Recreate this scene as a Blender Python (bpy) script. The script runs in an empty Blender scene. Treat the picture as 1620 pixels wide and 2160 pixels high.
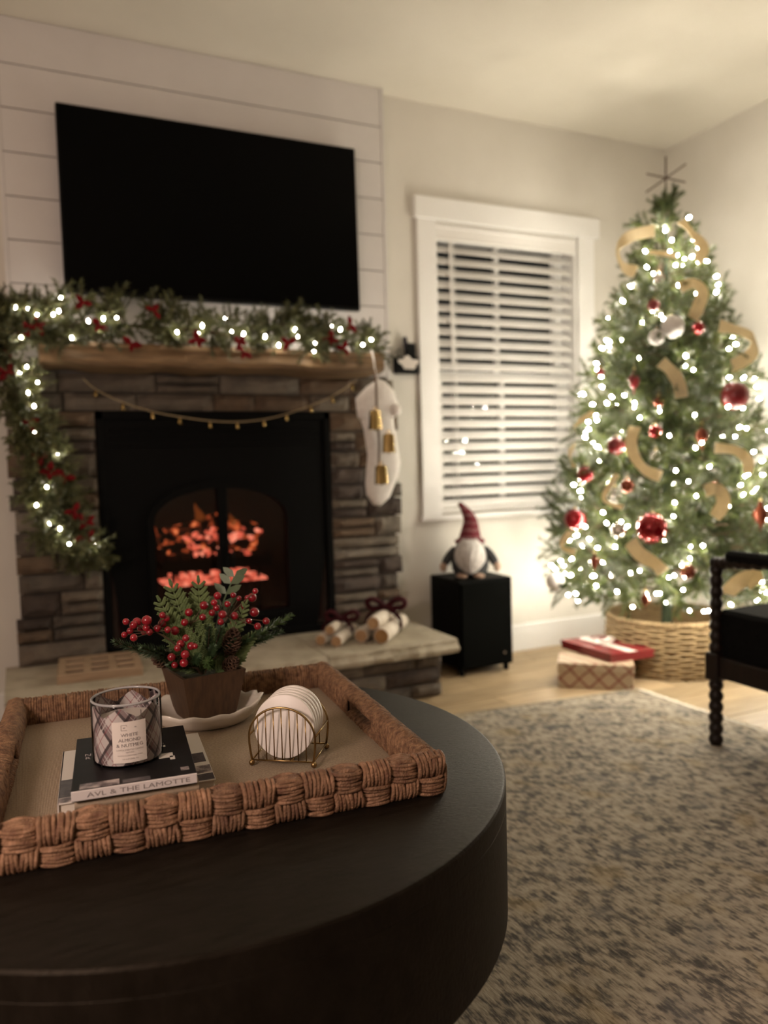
import bpy, math, random
from math import pi, sin, cos, radians, sqrt
from mathutils import Matrix, Vector, noise
R = random.Random(11)
scene = bpy.context.scene
COL = scene.collection

# ------------------------------------------------------------------ camera
cd = bpy.data.cameras.new('camera')
cam = bpy.data.objects.new('camera', cd)
COL.objects.link(cam)
cd.sensor_fit = 'VERTICAL'
cd.sensor_height = 36.0
cd.lens = 27.5
cam.matrix_world = Matrix(((0.905193, 0.051141, -0.421912, 0.0),
                           (-0.424209, 0.048165, -0.904283, 0.0),
                           (-0.025924, 0.997529, 0.065293, 0.92),
                           (0, 0, 0, 1)))
cd.clip_start = 0.02
cd.dof.use_dof = True
cd.dof.focus_distance = 1.24
cd.dof.aperture_fstop = 2.3
scene.camera = cam

# ------------------------------------------------------------------ night outside, exposure
w = bpy.data.worlds.new('night')
scene.world = w
w.use_nodes = True
w.node_tree.nodes['Background'].inputs[0].default_value = (0.006, 0.008, 0.012, 1)
w.node_tree.nodes['Background'].inputs[1].default_value = 0.3
scene.view_settings.view_transform = 'Standard'
scene.view_settings.look = 'None'
scene.view_settings.gamma = 1.0
scene.view_settings.use_curve_mapping = False
scene.view_settings.exposure = 0.0
cy = scene.cycles
cy.use_denoising = True
cy.max_bounces = 7
cy.diffuse_bounces = 4
cy.glossy_bounces = 3
cy.transmission_bounces = 6
cy.transparent_max_bounces = 12
cy.sample_clamp_indirect = 4.0
cy.caustics_reflective = False
cy.caustics_refractive = False
TREE_LIGHT = 640.0
GARLAND_LIGHT = 150.0
LAMP_POWER = 54.0

# ------------------------------------------------------------------ materials
def M(name, c1, c2=None, scale=6.0, rough=0.6, metal=0.0, bump=0.0, bscale=60.0, detail=4.0, stretch=(1, 1, 1),
      lo=0.35, hi=0.65, rand=0.0, emit=None, es=0.0, spec=0.5, coat=0.0, sheen=0.0, c3=None, obj=False, rand_cols=None, trans=0.0):
    m = bpy.data.materials.new(name)
    m.use_nodes = True
    nt = m.node_tree
    N, L = nt.nodes, nt.links
    b = N['Principled BSDF']
    b.inputs['Roughness'].default_value = rough
    b.inputs['Metallic'].default_value = metal
    b.inputs['Specular IOR Level'].default_value = spec
    b.inputs['Coat Weight'].default_value = coat
    b.inputs['Sheen Weight'].default_value = sheen
    b.inputs['Transmission Weight'].default_value = trans
    b.inputs['Base Color'].default_value = (*c1, 1)
    if obj:
        src = N.new('ShaderNodeTexCoord').outputs['Object']
    else:
        src = N.new('ShaderNodeNewGeometry').outputs['Position']
    mp = N.new('ShaderNodeMapping')
    mp.inputs['Scale'].default_value = stretch
    L.new(src, mp.inputs['Vector'])
    out = None
    if c2 is not None:
        t = N.new('ShaderNodeTexNoise')
        t.inputs['Scale'].default_value = scale
        t.inputs['Detail'].default_value = detail
        t.inputs['Roughness'].default_value = 0.6
        L.new(mp.outputs[0], t.inputs['Vector'])
        r = N.new('ShaderNodeValToRGB')
        r.color_ramp.elements[0].position = lo
        r.color_ramp.elements[1].position = hi
        r.color_ramp.elements[0].color = (*c1, 1)
        r.color_ramp.elements[1].color = (*c2, 1)
        if c3 is not None:
            e = r.color_ramp.elements.new((lo + hi) / 2)
            e.color = (*c3, 1)
        L.new(t.outputs['Fac'], r.inputs[0])
        out = r.outputs[0]
    if rand_cols:
        oi = N.new('ShaderNodeObjectInfo')
        r2 = N.new('ShaderNodeValToRGB')
        r2.color_ramp.interpolation = 'CONSTANT'
        els = r2.color_ramp.elements
        while len(els) < len(rand_cols):
            els.new(0.5)
        for i, c in enumerate(rand_cols):
            els[i].position = i / len(rand_cols)
            els[i].color = (*c, 1)
        L.new(oi.outputs['Random'], r2.inputs[0])
        mx = N.new('ShaderNodeMix')
        mx.data_type = 'RGBA'
        mx.blend_type = 'MULTIPLY'
        mx.inputs['Factor'].default_value = 1.0
        if out is None:
            mx.inputs['A'].default_value = (*c1, 1)
        else:
            L.new(out, mx.inputs['A'])
        L.new(r2.outputs[0], mx.inputs['B'])
        out = mx.outputs['Result']
    if rand:
        oi = N.new('ShaderNodeObjectInfo')
        mr = N.new('ShaderNodeMapRange')
        mr.inputs['To Min'].default_value = 1 - rand
        mr.inputs['To Max'].default_value = 1 + rand * 0.4
        L.new(oi.outputs['Random'], mr.inputs[0])
        hs = N.new('ShaderNodeHueSaturation')
        L.new(mr.outputs[0], hs.inputs['Value'])
        if out is None:
            hs.inputs['Color'].default_value = (*c1, 1)
        else:
            L.new(out, hs.inputs['Color'])
        out = hs.outputs[0]
    if out is not None:
        L.new(out, b.inputs['Base Color'])
    if bump:
        t2 = N.new('ShaderNodeTexNoise')
        t2.inputs['Scale'].default_value = bscale
        t2.inputs['Detail'].default_value = 3
        L.new(mp.outputs[0], t2.inputs['Vector'])
        bp = N.new('ShaderNodeBump')
        bp.inputs['Strength'].default_value = bump
        bp.inputs['Distance'].default_value = 0.01
        L.new(t2.outputs['Fac'], bp.inputs['Height'])
        L.new(bp.outputs[0], b.inputs['Normal'])
    if emit:
        b.inputs['Emission Color'].default_value = (*emit, 1)
        b.inputs['Emission Strength'].default_value = es
    return m

class NB:
    """small node-building helper on an existing material"""
    def __init__(s, m):
        s.nt = m.node_tree; s.N = s.nt.nodes; s.L = s.nt.links; s.b = s.N['Principled BSDF']
    def new(s, t, **kw):
        n = s.N.new(t)
        for k, v in kw.items(): setattr(n, k, v)
        return n
    def math(s, op, a, b=None, clamp=False):
        n = s.N.new('ShaderNodeMath'); n.operation = op; n.use_clamp = clamp
        for i, v in enumerate((a, b)):
            if v is None: continue
            if isinstance(v, (int, float)): n.inputs[i].default_value = v
            else: s.L.new(v, n.inputs[i])
        return n.outputs[0]
    def mix(s, f, a, b):
        n = s.N.new('ShaderNodeMix'); n.data_type = 'RGBA'
        for key, v in (('Factor', f), ('A', a), ('B', b)):
            if isinstance(v, (int, float)): n.inputs[key].default_value = v
            elif isinstance(v, tuple): n.inputs[key].default_value = (*v, 1)
            else: s.L.new(v, n.inputs[key])
        return n.outputs['Result']
    def stripe(s, coord, period, offset, width):
        v = s.math('FRACT', s.math('ADD', s.math('DIVIDE', coord, period), offset))
        return s.math('LESS_THAN', v, width)

# ------------------------------------------------------------------ mesh building
def wm(o):
    return (wm(o.parent) @ o.matrix_basis) if o.parent else o.matrix_basis.copy()

class MB:
    def __init__(s):
        s.v = []; s.f = []; s.mi = []; s.uv = None; s.cur = 0
    def add(s, vs, fs):
        n = len(s.v)
        s.v.extend([tuple(p) for p in vs])
        for f in fs:
            s.f.append(tuple(i + n for i in f)); s.mi.append(s.cur)
        return s
    def box(s, x0, x1, y0, y1, z0, z1, mat=None):
        vs = [(x, y, z) for z in (z0, z1) for y in (y0, y1) for x in (x0, x1)]
        if mat is not None: vs = [mat @ Vector(p) for p in vs]
        return s.add(vs, [(0, 2, 3, 1), (4, 5, 7, 6), (0, 1, 5, 4), (2, 6, 7, 3), (0, 4, 6, 2), (1, 3, 7, 5)])
    def bevbox(s, x0, x1, y0, y1, z0, z1, b=0.004, mat=None):
        xs = (x0, x1); ys = (y0, y1); zs = (z0, z1); vs = []
        for i in (0, 1):
            for j in (0, 1):
                for k in (0, 1):
                    x, y, z = xs[i], ys[j], zs[k]
                    dx = b if i == 0 else -b; dy = b if j == 0 else -b; dz = b if k == 0 else -b
                    vs += [(x, y + dy, z + dz), (x + dx, y, z + dz), (x + dx, y + dy, z)]
        def c(i, j, k, a): return (i * 4 + j * 2 + k) * 3 + a
        fs = []
        for i in (0, 1):
            fs.append([c(i, 0, 0, 0), c(i, 1, 0, 0), c(i, 1, 1, 0), c(i, 0, 1, 0)])
            fs.append([c(0, i, 0, 1), c(1, i, 0, 1), c(1, i, 1, 1), c(0, i, 1, 1)])
            fs.append([c(0, 0, i, 2), c(1, 0, i, 2), c(1, 1, i, 2), c(0, 1, i, 2)])
        for p in (0, 1):
            for q in (0, 1):
                fs.append([c(p, q, 0, 0), c(p, q, 0, 1), c(p, q, 1, 1), c(p, q, 1, 0)])
                fs.append([c(p, 0, q, 0), c(p, 0, q, 2), c(p, 1, q, 2), c(p, 1, q, 0)])
                fs.append([c(0, p, q, 1), c(0, p, q, 2), c(1, p, q, 2), c(1, p, q, 1)])
                for k in (0, 1):
                    fs.append([c(p, q, k, 0), c(p, q, k, 1), c(p, q, k, 2)])
        if mat is not None: vs = [mat @ Vector(p) for p in vs]
        return s.add(vs, fs)
    def tube(s, pts, r, n=8, cap=True, closed=False, flat=1.0):
        pts = [Vector(p) for p in pts]
        m = len(pts)
        rs = r if isinstance(r, (list, tuple)) else [r] * m
        vs = []; up = None
        for i, p in enumerate(pts):
            a = pts[(i - 1) % m] if (closed or i > 0) else p
            c = pts[(i + 1) % m] if (closed or i < m - 1) else p
            t = (c - a)
            t = t.normalized() if t.length > 1e-9 else Vector((0, 0, 1))
            if up is None:
                up = Vector((0, 0, 1)) if abs(t.z) < 0.9 else Vector((1, 0, 0))
            side = t.cross(up)
            if side.length < 1e-6: side = t.cross(Vector((0, 1, 0)))
            side.normalize(); up = side.cross(t).normalized()
            for k in range(n):
                an = 2 * pi * k / n
                vs.append(p + side * (cos(an) * rs[i]) + up * (sin(an) * rs[i] * flat))
        fs = []
        for i in range(m if closed else m - 1):
            j = (i + 1) % m
            for k in range(n):
                fs.append((i * n + k, i * n + (k + 1) % n, j * n + (k + 1) % n, j * n + k))
        if cap and not closed:
            fs.append(tuple(reversed(range(n)))); fs.append(tuple((m - 1) * n + k for k in range(n)))
        return s.add(vs, fs)
    def lathe(s, prof, c=(0, 0, 0), n=24, mat=None, a0=0.0, a1=2 * pi, rf=None):
        full = abs(a1 - a0 - 2 * pi) < 1e-6
        cols = n if full else n + 1
        vs = []; fs = []
        for (r, z) in prof:
            for k in range(cols):
                a = a0 + (a1 - a0) * k / n
                rr = r * (rf(a, z) if rf else 1.0)
                p = Vector((rr * cos(a), rr * sin(a), z))
                if mat is not None: p = mat @ p
                vs.append((p[0] + c[0], p[1] + c[1], p[2] + c[2]))
        for i in range(len(prof) - 1):
            for k in range(n):
                k2 = (k + 1) % cols
                fs.append((i * cols + k, i * cols + k2, (i + 1) * cols + k2, (i + 1) * cols + k))
        return s.add(vs, fs)
    def ball(s, c, r, n=12, m=8, sc=(1, 1, 1), mat=None):
        prof = [(max(r * sin(pi * i / m), 1e-5), -r * cos(pi * i / m)) for i in range(m + 1)]
        vs = []; fs = []
        for (rr, z) in prof:
            for k in range(n):
                a = 2 * pi * k / n
                p = Vector((rr * cos(a) * sc[0], rr * sin(a) * sc[1], z * sc[2]))
                if mat is not None: p = mat @ p
                vs.append((p[0] + c[0], p[1] + c[1], p[2] + c[2]))
        for i in range(m):
            for k in range(n):
                fs.append((i * n + k, i * n + (k + 1) % n, (i + 1) * n + (k + 1) % n, (i + 1) * n + k))
        return s.add(vs, fs)
    def prism(s, poly, y0, y1, axis='y'):
        n = len(poly)
        if axis == 'y': vs = [(x, y0, z) for x, z in poly] + [(x, y1, z) for x, z in poly]
        else: vs = [(x, y, y0) for x, y in poly] + [(x, y, y1) for x, y in poly]
        fs = [tuple(range(n)), tuple(reversed(range(n, 2 * n)))]
        for i in range(n):
            j = (i + 1) % n
            fs.append((i, i + n, j + n, j))
        return s.add(vs, fs)
    def pillow(s, poly, y, t, rings=(1.0, 0.93, 0.75, 0.45, 0.0), cfun=None):
        n = len(poly); cx = sum(p[0] for p in poly) / n; cz = sum(p[1] for p in poly) / n
        vs = []; fs = []
        lay = [(k, 1) for k in rings] + [(k, -1) for k in reversed(rings[:-1])]
        lay = [(k, -1) for k in reversed(rings)] + [(k, 1) for k in rings[1:]]
        for k, sg in lay:
            h = t * sqrt(max(0, 1 - k ** 2.5))
            for (x, z) in poly:
                vs.append((cx + (x - cx) * max(k, .002), y + sg * h, cz + (z - cz) * max(k, .002)))
        for i in range(len(lay) - 1):
            for k in range(n):
                fs.append((i * n + k, i * n + (k + 1) % n, (i + 1) * n + (k + 1) % n, (i + 1) * n + k))
        return s.add(vs, fs)
    def mesh(s, name, mats, smooth=False, origin=None, angle=None):
        me = bpy.data.meshes.new(name)
        o = Vector(origin) if origin is not None else Vector((0, 0, 0))
        me.from_pydata([(p[0] - o[0], p[1] - o[1], p[2] - o[2]) for p in s.v], [], s.f)
        for m in (mats if isinstance(mats, (list, tuple)) else [mats]): me.materials.append(m)
        if any(s.mi): me.polygons.foreach_set('material_index', s.mi)
        if smooth: me.polygons.foreach_set('use_smooth', [True] * len(s.f))
        if s.uv: 
            l = me.uv_layers.new(name='UVMap')
            for li, lp in enumerate(me.loops): l.data[li].uv = s.uv[lp.vertex_index]
        me.validate(); me.update()
        import bmesh
        bm = bmesh.new(); bm.from_mesh(me); bmesh.ops.recalc_face_normals(bm, faces=bm.faces)
        if smooth and angle:
            for e in bm.edges:
                if len(e.link_faces) == 2 and e.calc_face_angle(0) > angle: e.smooth = False
        bm.to_mesh(me); bm.free()
        return me
    def build(s, name, mats, parent=None, smooth=False, angle=None, base=None, rot=None):
        """object with its origin at the middle of its bottom (or at base), verts are world coordinates"""
        xs = [p[0] for p in s.v]; ys = [p[1] for p in s.v]; zs = [p[2] for p in s.v]
        o = base or ((min(xs) + max(xs)) / 2, (min(ys) + max(ys)) / 2, min(zs))
        me = s.mesh(name, mats, smooth, o, angle)
        return place(name, me, Matrix.Translation(Vector(o)), parent)

def place(name, me, mat, parent=None):
    ob = bpy.data.objects.new(name, me)
    COL.objects.link(ob)
    ob.rotation_mode = 'QUATERNION'
    if parent:
        ob.parent = parent
        mat = wm(parent).inverted() @ mat
    ob.matrix_basis = mat
    return ob

def thing(name, label, cat, loc, group=None, rotz=0.0):
    o = bpy.data.objects.new(name, None)
    COL.objects.link(o)
    o.empty_display_size = 0.05
    o.matrix_basis = Matrix.Translation(Vector(loc)) @ Matrix.Rotation(rotz, 4, 'Z')
    return tag(o, label, cat, group)
def tag(o, label, cat, group=None, kind=None):
    if label: o['label'] = label
    if cat: o['category'] = cat
    if group: o['group'] = group
    if kind: o['kind'] = kind
    return o
def struct(o, label=None, cat=None):
    return tag(o, label, cat, None, 'structure')
def frame(origin, z, spin=0.0):
    """matrix whose local Z points along z"""
    q = Vector(z).normalized().to_track_quat('Z', 'Y')
    return Matrix.Translation(Vector(origin)) @ q.to_matrix().to_4x4() @ Matrix.Rotation(spin, 4, 'Z')

def lerp(a, b, t): return a + (b - a) * t
def curve_pts(pts, n):
    """Catmull-Rom through pts"""
    P = [Vector(p) for p in pts]; out = []
    for i in range(n):
        t = i / (n - 1) * (len(P) - 1); k = min(int(t), len(P) - 2); u = t - k
        p0 = P[max(k - 1, 0)]; p1 = P[k]; p2 = P[k + 1]; p3 = P[min(k + 2, len(P) - 1)]
        out.append(0.5 * ((2 * p1) + (p2 - p0) * u + (2 * p0 - 5 * p1 + 4 * p2 - p3) * u * u + (3 * p1 - p0 - 3 * p2 + p3) * u ** 3))
    return out
def text_mesh(body, size, align='CENTER'):
    c = bpy.data.curves.new('lettering', 'FONT')
    c.body = body; c.size = size; c.align_x = align; c.align_y = 'CENTER'; c.resolution_u = 2
    o = bpy.data.objects.new('lettering', c)
    me = bpy.data.meshes.new_from_object(o)
    vs = [tuple(v.co) for v in me.vertices]; fs = [tuple(p.vertices) for p in me.polygons]
    bpy.data.objects.remove(o); bpy.data.curves.remove(c); bpy.data.meshes.remove(me)
    return vs, fs
# ------------------------------------------------------------------ palette
m_wall = M('wall_paint', (0.68, 0.65, 0.59), (0.72, 0.69, 0.63), 3, 0.85, bump=0.05, bscale=160)
m_ceil = M('ceiling_paint', (0.72, 0.68, 0.59), (0.76, 0.72, 0.63), 2.5, 0.9, bump=0.05, bscale=120)
m_ship = M('shiplap_paint', (0.66, 0.63, 0.62), (0.70, 0.67, 0.66), 5, 0.55, bump=0.03, bscale=90)
m_gap = M('shiplap_gap', (0.22, 0.20, 0.19), rough=0.9)
m_trim = M('trim_paint', (0.86, 0.85, 0.83), rough=0.45)
m_slat = M('blind_white', (0.84, 0.82, 0.79), rough=0.5)
m_plank = M('oak_plank', (0.35, 0.25, 0.145), (0.48, 0.36, 0.22), 5, 0.42, stretch=(1.2, 14, 14), bump=0.06, bscale=30, rand=0.3)
m_sub = M('subfloor', (0.10, 0.07, 0.04), rough=0.9)
m_stone = M('ledge_stone', (0.62, 0.60, 0.58), (1.0, 0.95, 0.88), 14, 0.85, bump=0.5, bscale=45, detail=6,
            rand_cols=[(0.135, 0.112, 0.092), (0.08, 0.062, 0.054), (0.18, 0.155, 0.126), (0.115, 0.098, 0.083), (0.14, 0.098, 0.066), (0.06, 0.045, 0.038), (0.20, 0.178, 0.15)])
m_mortar = M('mortar', (0.05, 0.042, 0.036), rough=0.95)
m_slab = M('hearth_slab', (0.33, 0.285, 0.21), (0.45, 0.40, 0.31), 12, 0.8, bump=0.35, bscale=50)
m_blackmetal = M('black_metal', (0.0025, 0.0025, 0.0025), rough=0.6, spec=0.08)
m_firebrick = M('firebrick', (0.022, 0.013, 0.010), (0.035, 0.02, 0.014), 20, 0.95)
m_screen = M('tv_screen', (0.0008, 0.0008, 0.0009), rough=0.3, spec=0.06)
m_plastic = M('black_plastic', (0.003, 0.003, 0.0035), rough=0.45, spec=0.12)
m_subw = M('black_ash', (0.002, 0.0022, 0.002), (0.004, 0.004, 0.0036), 60, 0.6, stretch=(1, 1, 0.1), spec=0.05)
m_glass = bpy.data.materials.new('window_glass'); m_glass.use_nodes = True
nb = NB(m_glass)
tr = nb.new('ShaderNodeBsdfTransparent'); gl = nb.new('ShaderNodeBsdfGlossy'); gl.inputs['Roughness'].default_value = 0.02
ms = nb.new('ShaderNodeMixShader'); ms.inputs[0].default_value = 0.06
nb.L.new(tr.outputs[0], ms.inputs[1]); nb.L.new(gl.outputs[0], ms.inputs[2])
nb.L.new(ms.outputs[0], nb.N['Material Output'].inputs['Surface'])

D = 3.074; XR = 3.067; XL = -2.6; YF = -2.4; HC = 2.461
# ------------------------------------------------------------------ floor with planks
fl = struct(MB().box(XL - .1, XR + .1, YF - .1, D + .1, -.08, -.012).build('floor', m_sub), 'pale oak plank floor under the patterned rug', 'floor')
pm = [MB().bevbox(-.5, .5, -.5, .5, -.5, .5, 0.0).mesh('plank', m_plank)]
y = YF
row = 0
while y < D - .01:
    x = XL - R.uniform(0, 1.0)
    while x < XR:
        ln = R.uniform(0.9, 1.5)
        a = max(x, XL); b = min(x + ln, XR)
        if b - a > .05:
            place('plank', pm[0], Matrix.Translation(((a + b) / 2, y + .06, -.006 - R.uniform(0, .0008))) @ Matrix.Diagonal((b - a - .003, .1175, .012, 1)), fl)
        x += ln
    y += .12; row += 1
# ------------------------------------------------------------------ walls, ceiling
def wall_holes(name, x0, x1, z0, z1, y0, y1, holes, mat):
    mb = MB(); xs = sorted({x0, x1, *[h[0] for h in holes], *[h[1] for h in holes]}); zs = sorted({z0, z1, *[h[2] for h in holes], *[h[3] for h in holes]})
    for i in range(len(xs) - 1):
        for k in range(len(zs) - 1):
            cx = (xs[i] + xs[i + 1]) / 2; cz = (zs[k] + zs[k + 1]) / 2
            if not any(h[0] < cx < h[1] and h[2] < cz < h[3] for h in holes):
                mb.box(xs[i], xs[i + 1], y0, y1, zs[k], zs[k + 1])
    return struct(mb.build(name, mat), None)
WX0, WX1, WZ0, WZ1 = 1.712, 2.490, .672, 1.957
FX0, FX1, FZ0, FZ1 = .262, 1.160, .23, 1.124
o = wall_holes('wall_back', XL, XR, 0, HC, D, D + .12, [(WX0, WX1, WZ0, WZ1), (FX0, FX1, FZ0, FZ1)], m_wall)
tag(o, 'cream painted wall behind the fireplace and window', 'wall')
struct(MB().box(XR, XR + .1, YF, D + .12, 0, HC).build('wall_right', m_wall), 'cream painted wall beside the lit tree', 'wall')
struct(MB().box(XL - .1, XL, YF, D + .12, 0, HC).build('wall_left', m_wall), 'cream painted side wall out past the fireplace', 'wall')
struct(MB().box(XL, XR, YF - .1, YF, 0, HC).build('wall_front', m_wall), 'cream painted wall facing the fireplace', 'wall')
struct(MB().box(XL - .1, XR + .1, YF - .1, D + .12, HC, HC + .1).build('ceiling', m_ceil), 'flat off-white ceiling', 'ceiling')
struct(MB().bevbox(1.458, XR - .016, D - .016, D, 0, .128, .003).build('baseboard_back', m_trim), 'white baseboard under the window', 'baseboard')
struct(MB().bevbox(XR - .016, XR, YF, D, 0, .128, .003).build('baseboard_right', m_trim), 'white baseboard along the wall by the tree', 'baseboard')
struct(MB().bevbox(XL + .016, -.002, D - .016, D, 0, .128, .003).build('baseboard_left', m_trim), 'white baseboard on the wall past the stone', 'baseboard')
# ------------------------------------------------------------------ shiplap chimney breast
CX0, CX1, CY = -.002, 1.455, 3.024
ch = struct(wall_holes('wall_chimney_breast', CX0, CX1, 1.265, HC, CY + .008, D, [], m_gap), 'white shiplap wall panel above the stone fireplace', 'wall')
bd = MB().bevbox(-.5, .5, -.5, .5, -.5, .5, 0.0).mesh('shiplap_board', m_ship)
z = 2.304
zs = [HC] + [2.304 - .1475 * i for i in range(8)]
for i in range(len(zs) - 1):
    a, b = zs[i + 1], zs[i]
    place('shiplap_board', bd, Matrix.Translation(((CX0 + CX1) / 2, CY + .004, (a + b) / 2)) @ Matrix.Diagonal((CX1 - CX0 - .028, .008, b - a - .0045, 1)), ch)
for x0, x1 in ((CX0, CX0 + .013), (CX1 - .013, CX1)):
    MB().box(x0, x1, CY - .002, D, 1.265, HC).build('corner_trim', m_ship, ch)
# ------------------------------------------------------------------ window with casing and sashes
wi = struct(thing('window_1', 'white cased double-hung window beside the lit tree', 'window', ((WX0 + WX1) / 2, D, WZ0)))
CS = .094
MB().bevbox(WX0 - CS, WX0, D - .02, D, WZ0 - .02, WZ1 + .01, .002).build('casing', m_trim, wi)
MB().bevbox(WX1, WX1 + CS, D - .02, D, WZ0 - .02, WZ1 + .01, .002).build('casing', m_trim, wi)
MB().bevbox(WX0 - CS - .014, WX1 + CS + .030, D - .028, D, WZ1 + .008, WZ1 + .103, .003).build('header', m_trim, wi)
MB().bevbox(WX0 - CS - .008, WX1 + CS + .008, D - .032, D + .10, WZ0 - .022, WZ0 - .002, .002).build('sill', m_trim, wi)
for x0, x1 in ((WX0 - .001, WX0 + .012), (WX1 - .012, WX1 + .001)):
    MB().box(x0, x1, D, D + .13, WZ0, WZ1).build('jamb', m_trim, wi)
MB().box(WX0, WX1, D, D + .13, WZ1 - .012, WZ1).build('jamb', m_trim, wi)
zm = 1.30
def sash(y, z0, z1, nm):
    mb = MB(); x0 = WX0 + .012; x1 = WX1 - .012; t = .05
    mb.box(x0, x0 + t, y, y + .03, z0, z1).box(x1 - t, x1, y, y + .03, z0, z1).box(x0 + t, x1 - t, y, y + .03, z0, z0 + t * .8).box(x0 + t, x1 - t, y, y + .03, z1 - t * .7, z1)
    s = mb.build('sash', m_trim, wi)
    xm = (x0 + x1) / 2
    MB().box(xm - .010, xm + .010, y + .002, y + .028, z0 + t * .8, z1 - t * .7).build('muntin', m_trim, s)
    for a, b in ((x0 + t, xm - .010), (xm + .010, x1 - t)):
        MB().box(a, b, y + .013, y + .017, z0 + t * .8, z1 - t * .7).build('pane', m_glass, s)
sash(D + .098, zm - .02, WZ1 - .012, 'upper')
sash(D + .066, WZ0, zm + .02, 'lower')
# venetian blind: every slat a part
bl = thing('venetian_blind', 'white venetian blind with tilted slats hanging in the window', 'blind', ((WX0 + WX1) / 2, D + .034, WZ0))
MB().bevbox(WX0 + .003, WX1 - .003, D - .004, D + .012, WZ1 - .072, WZ1 - .004, .004).bevbox(WX0 + .003, WX1 - .003, D - .010, D - .003, WZ1 - .020, WZ1 - .006, .003).bevbox(WX0 + .003, WX1 - .003, D - .008, D - .003, WZ1 - .070, WZ1 - .060, .002).build('valance', m_slat, bl)
sl = MB()
for k in range(7):
    pass
prof = [(-.025 + .05 * i / 6, .0022 * (1 - ((i - 3) / 3) ** 2)) for i in range(7)]
poly = prof + [(a, b - .0028) for a, b in reversed(prof)]
sl.prism([(0, 0)], 0, 0) if False else None
n = len(poly)
L_ = (WX1 - WX0 - .034)
sl.add([(-L_ / 2, a, b) for a, b in poly] + [(L_ / 2, a, b) for a, b in poly], [tuple(range(n)), tuple(reversed(range(n, 2 * n)))] + [(i, i + n, (i + 1) % n + n, (i + 1) % n) for i in range(n)])
slm = sl.mesh('slat', m_slat)
z = WZ1 - .098
while z > WZ0 + .045:
    place('slat', slm, Matrix.Translation(((WX0 + WX1) / 2, D + .034, z)) @ Matrix.Rotation(radians(46 + R.uniform(-1.5, 1.5)), 4, 'X'), bl)
    z -= .0518
MB().bevbox(WX0 + .017, WX1 - .017, D + .012, D + .056, WZ0 + .004, WZ0 + .024, .004).build('bottom_rail', m_slat, bl)
for fx in (.14, .86):
    x = lerp(WX0, WX1, fx)
    for yy in (D + .014, D + .054):
        MB().box(x - .001, x + .001, yy - .001, yy + .001, WZ0 + .02, WZ1 - .07).build('ladder_cord', m_slat, bl)
MB().tube([(WX0 + .082, D + .004, WZ1 - .07), (WX0 + .086, D + .004, 1.345)], .0055, 8).build('tilt_wand', m_slat, bl)
MB().tube([(WX0 + .095, D + .006, WZ1 - .07), (WX0 + .10, D + .006, .80)], .0015, 5).build('pull_cord', m_slat, bl)
# ------------------------------------------------------------------ ledge stone fireplace surround
def stone_mesh(seed):
    rr = random.Random(seed); nx, nz = 7, 4; vs = []; fs = []
    for k in range(nz):
        for i in range(nx):
            u = i / (nx - 1); v = k / (nz - 1)
            ed = min(min(u, 1 - u) * 6, min(v, 1 - v) * 4, 1)
            d = -.55 - .30 * ed ** .5 - rr.uniform(0, .16) * (1 if ed > 0 else .5)
            vs.append((u - .5 + (rr.uniform(-.012, .012) if 0 < i < nx - 1 else 0), d, v - .5 + (rr.uniform(-.06, .06) if 0 < k < nz - 1 else rr.uniform(-.03, .0) * (1 if k else -1))))
    nf = len(vs)
    vs += [(-.5, 0, -.5), (.5, 0, -.5), (.5, 0, .5), (-.5, 0, .5)]
    for k in range(nz - 1):
        for i in range(nx - 1):
            fs.append((k * nx + i, k * nx + i + 1, (k + 1) * nx + i + 1, (k + 1) * nx + i))
    fs.append((nf, nf + 1) + tuple(reversed(range(nx))))
    fs.append((nf + 3, nf + 2) + tuple(reversed([(nz - 1) * nx + i for i in range(nx)])))
    fs.append(tuple([nf + 3, nf] + [k * nx for k in range(nz)]))
    fs.append(tuple([nf + 2, nf + 1] + [k * nx + nx - 1 for k in range(nz)]))
    fs.append((nf, nf + 3, nf + 2, nf + 1))
    return MB().add(vs, fs).mesh('stone', m_stone)
stones = [stone_mesh(i) for i in range(7)]
def courses(parent, x0, x1, z0, z1, yb, ragged=(0, 0), lens=(.11, .28), hs=(.055, .095), depth=(.045, .065), rot=0.0, seed=1, org=None):
    rr = random.Random(seed); z = z0
    while z < z1 - .01:
        h = rr.uniform(*hs)
        if z + h > z1 - .025: h = z1 - z
        x = x0 - rr.uniform(0, ragged[0]); xe = x1 + rr.uniform(0, ragged[1])
        while x < xe - .005:
            l = rr.uniform(*lens)
            if x + l > xe - .06: l = xe - x
            subs = [(z, h)]
            if h > .07 and rr.random() < .35: subs = [(z, h * .5), (z + h * .5, h * .5)]
            for (zz, hh) in subs:
                dp = rr.uniform(*depth)
                T = Matrix.Translation(org or (0, 0, 0)) @ Matrix.Rotation(rot, 4, 'Z') @ Matrix.Translation((x + l / 2, yb, zz + hh / 2)) @ Matrix.Diagonal((l - .005, dp, hh - .005, 1))
                place('stone', rr.choice(stones), T, parent)
            x += l
        z += h
SY = 3.020
HZ = .23
fs_ = thing('stone_fireplace_surround', 'dark ledge stone fireplace surround with rough stacked courses', 'fireplace', (.72, SY, HZ))
MB().box(-.005, FX0, SY - .012, D - .002, HZ, 1.26).box(FX1, 1.455, SY - .012, D - .002, HZ, 1.26).box(FX0, FX1, SY - .012, D - .002, FZ1, 1.26).build('mortar_backing', m_mortar, fs_)
courses(fs_, -.012, FX0, HZ, FZ1, SY, (.025, 0), seed=5)
courses(fs_, FX1, 1.452, HZ, FZ1, SY, (0, .028), seed=8)
courses(fs_, -.012, 1.452, FZ1, 1.262, SY, (.02, .025), lens=(.16, .34), hs=(.058, .075), seed=12)
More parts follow.
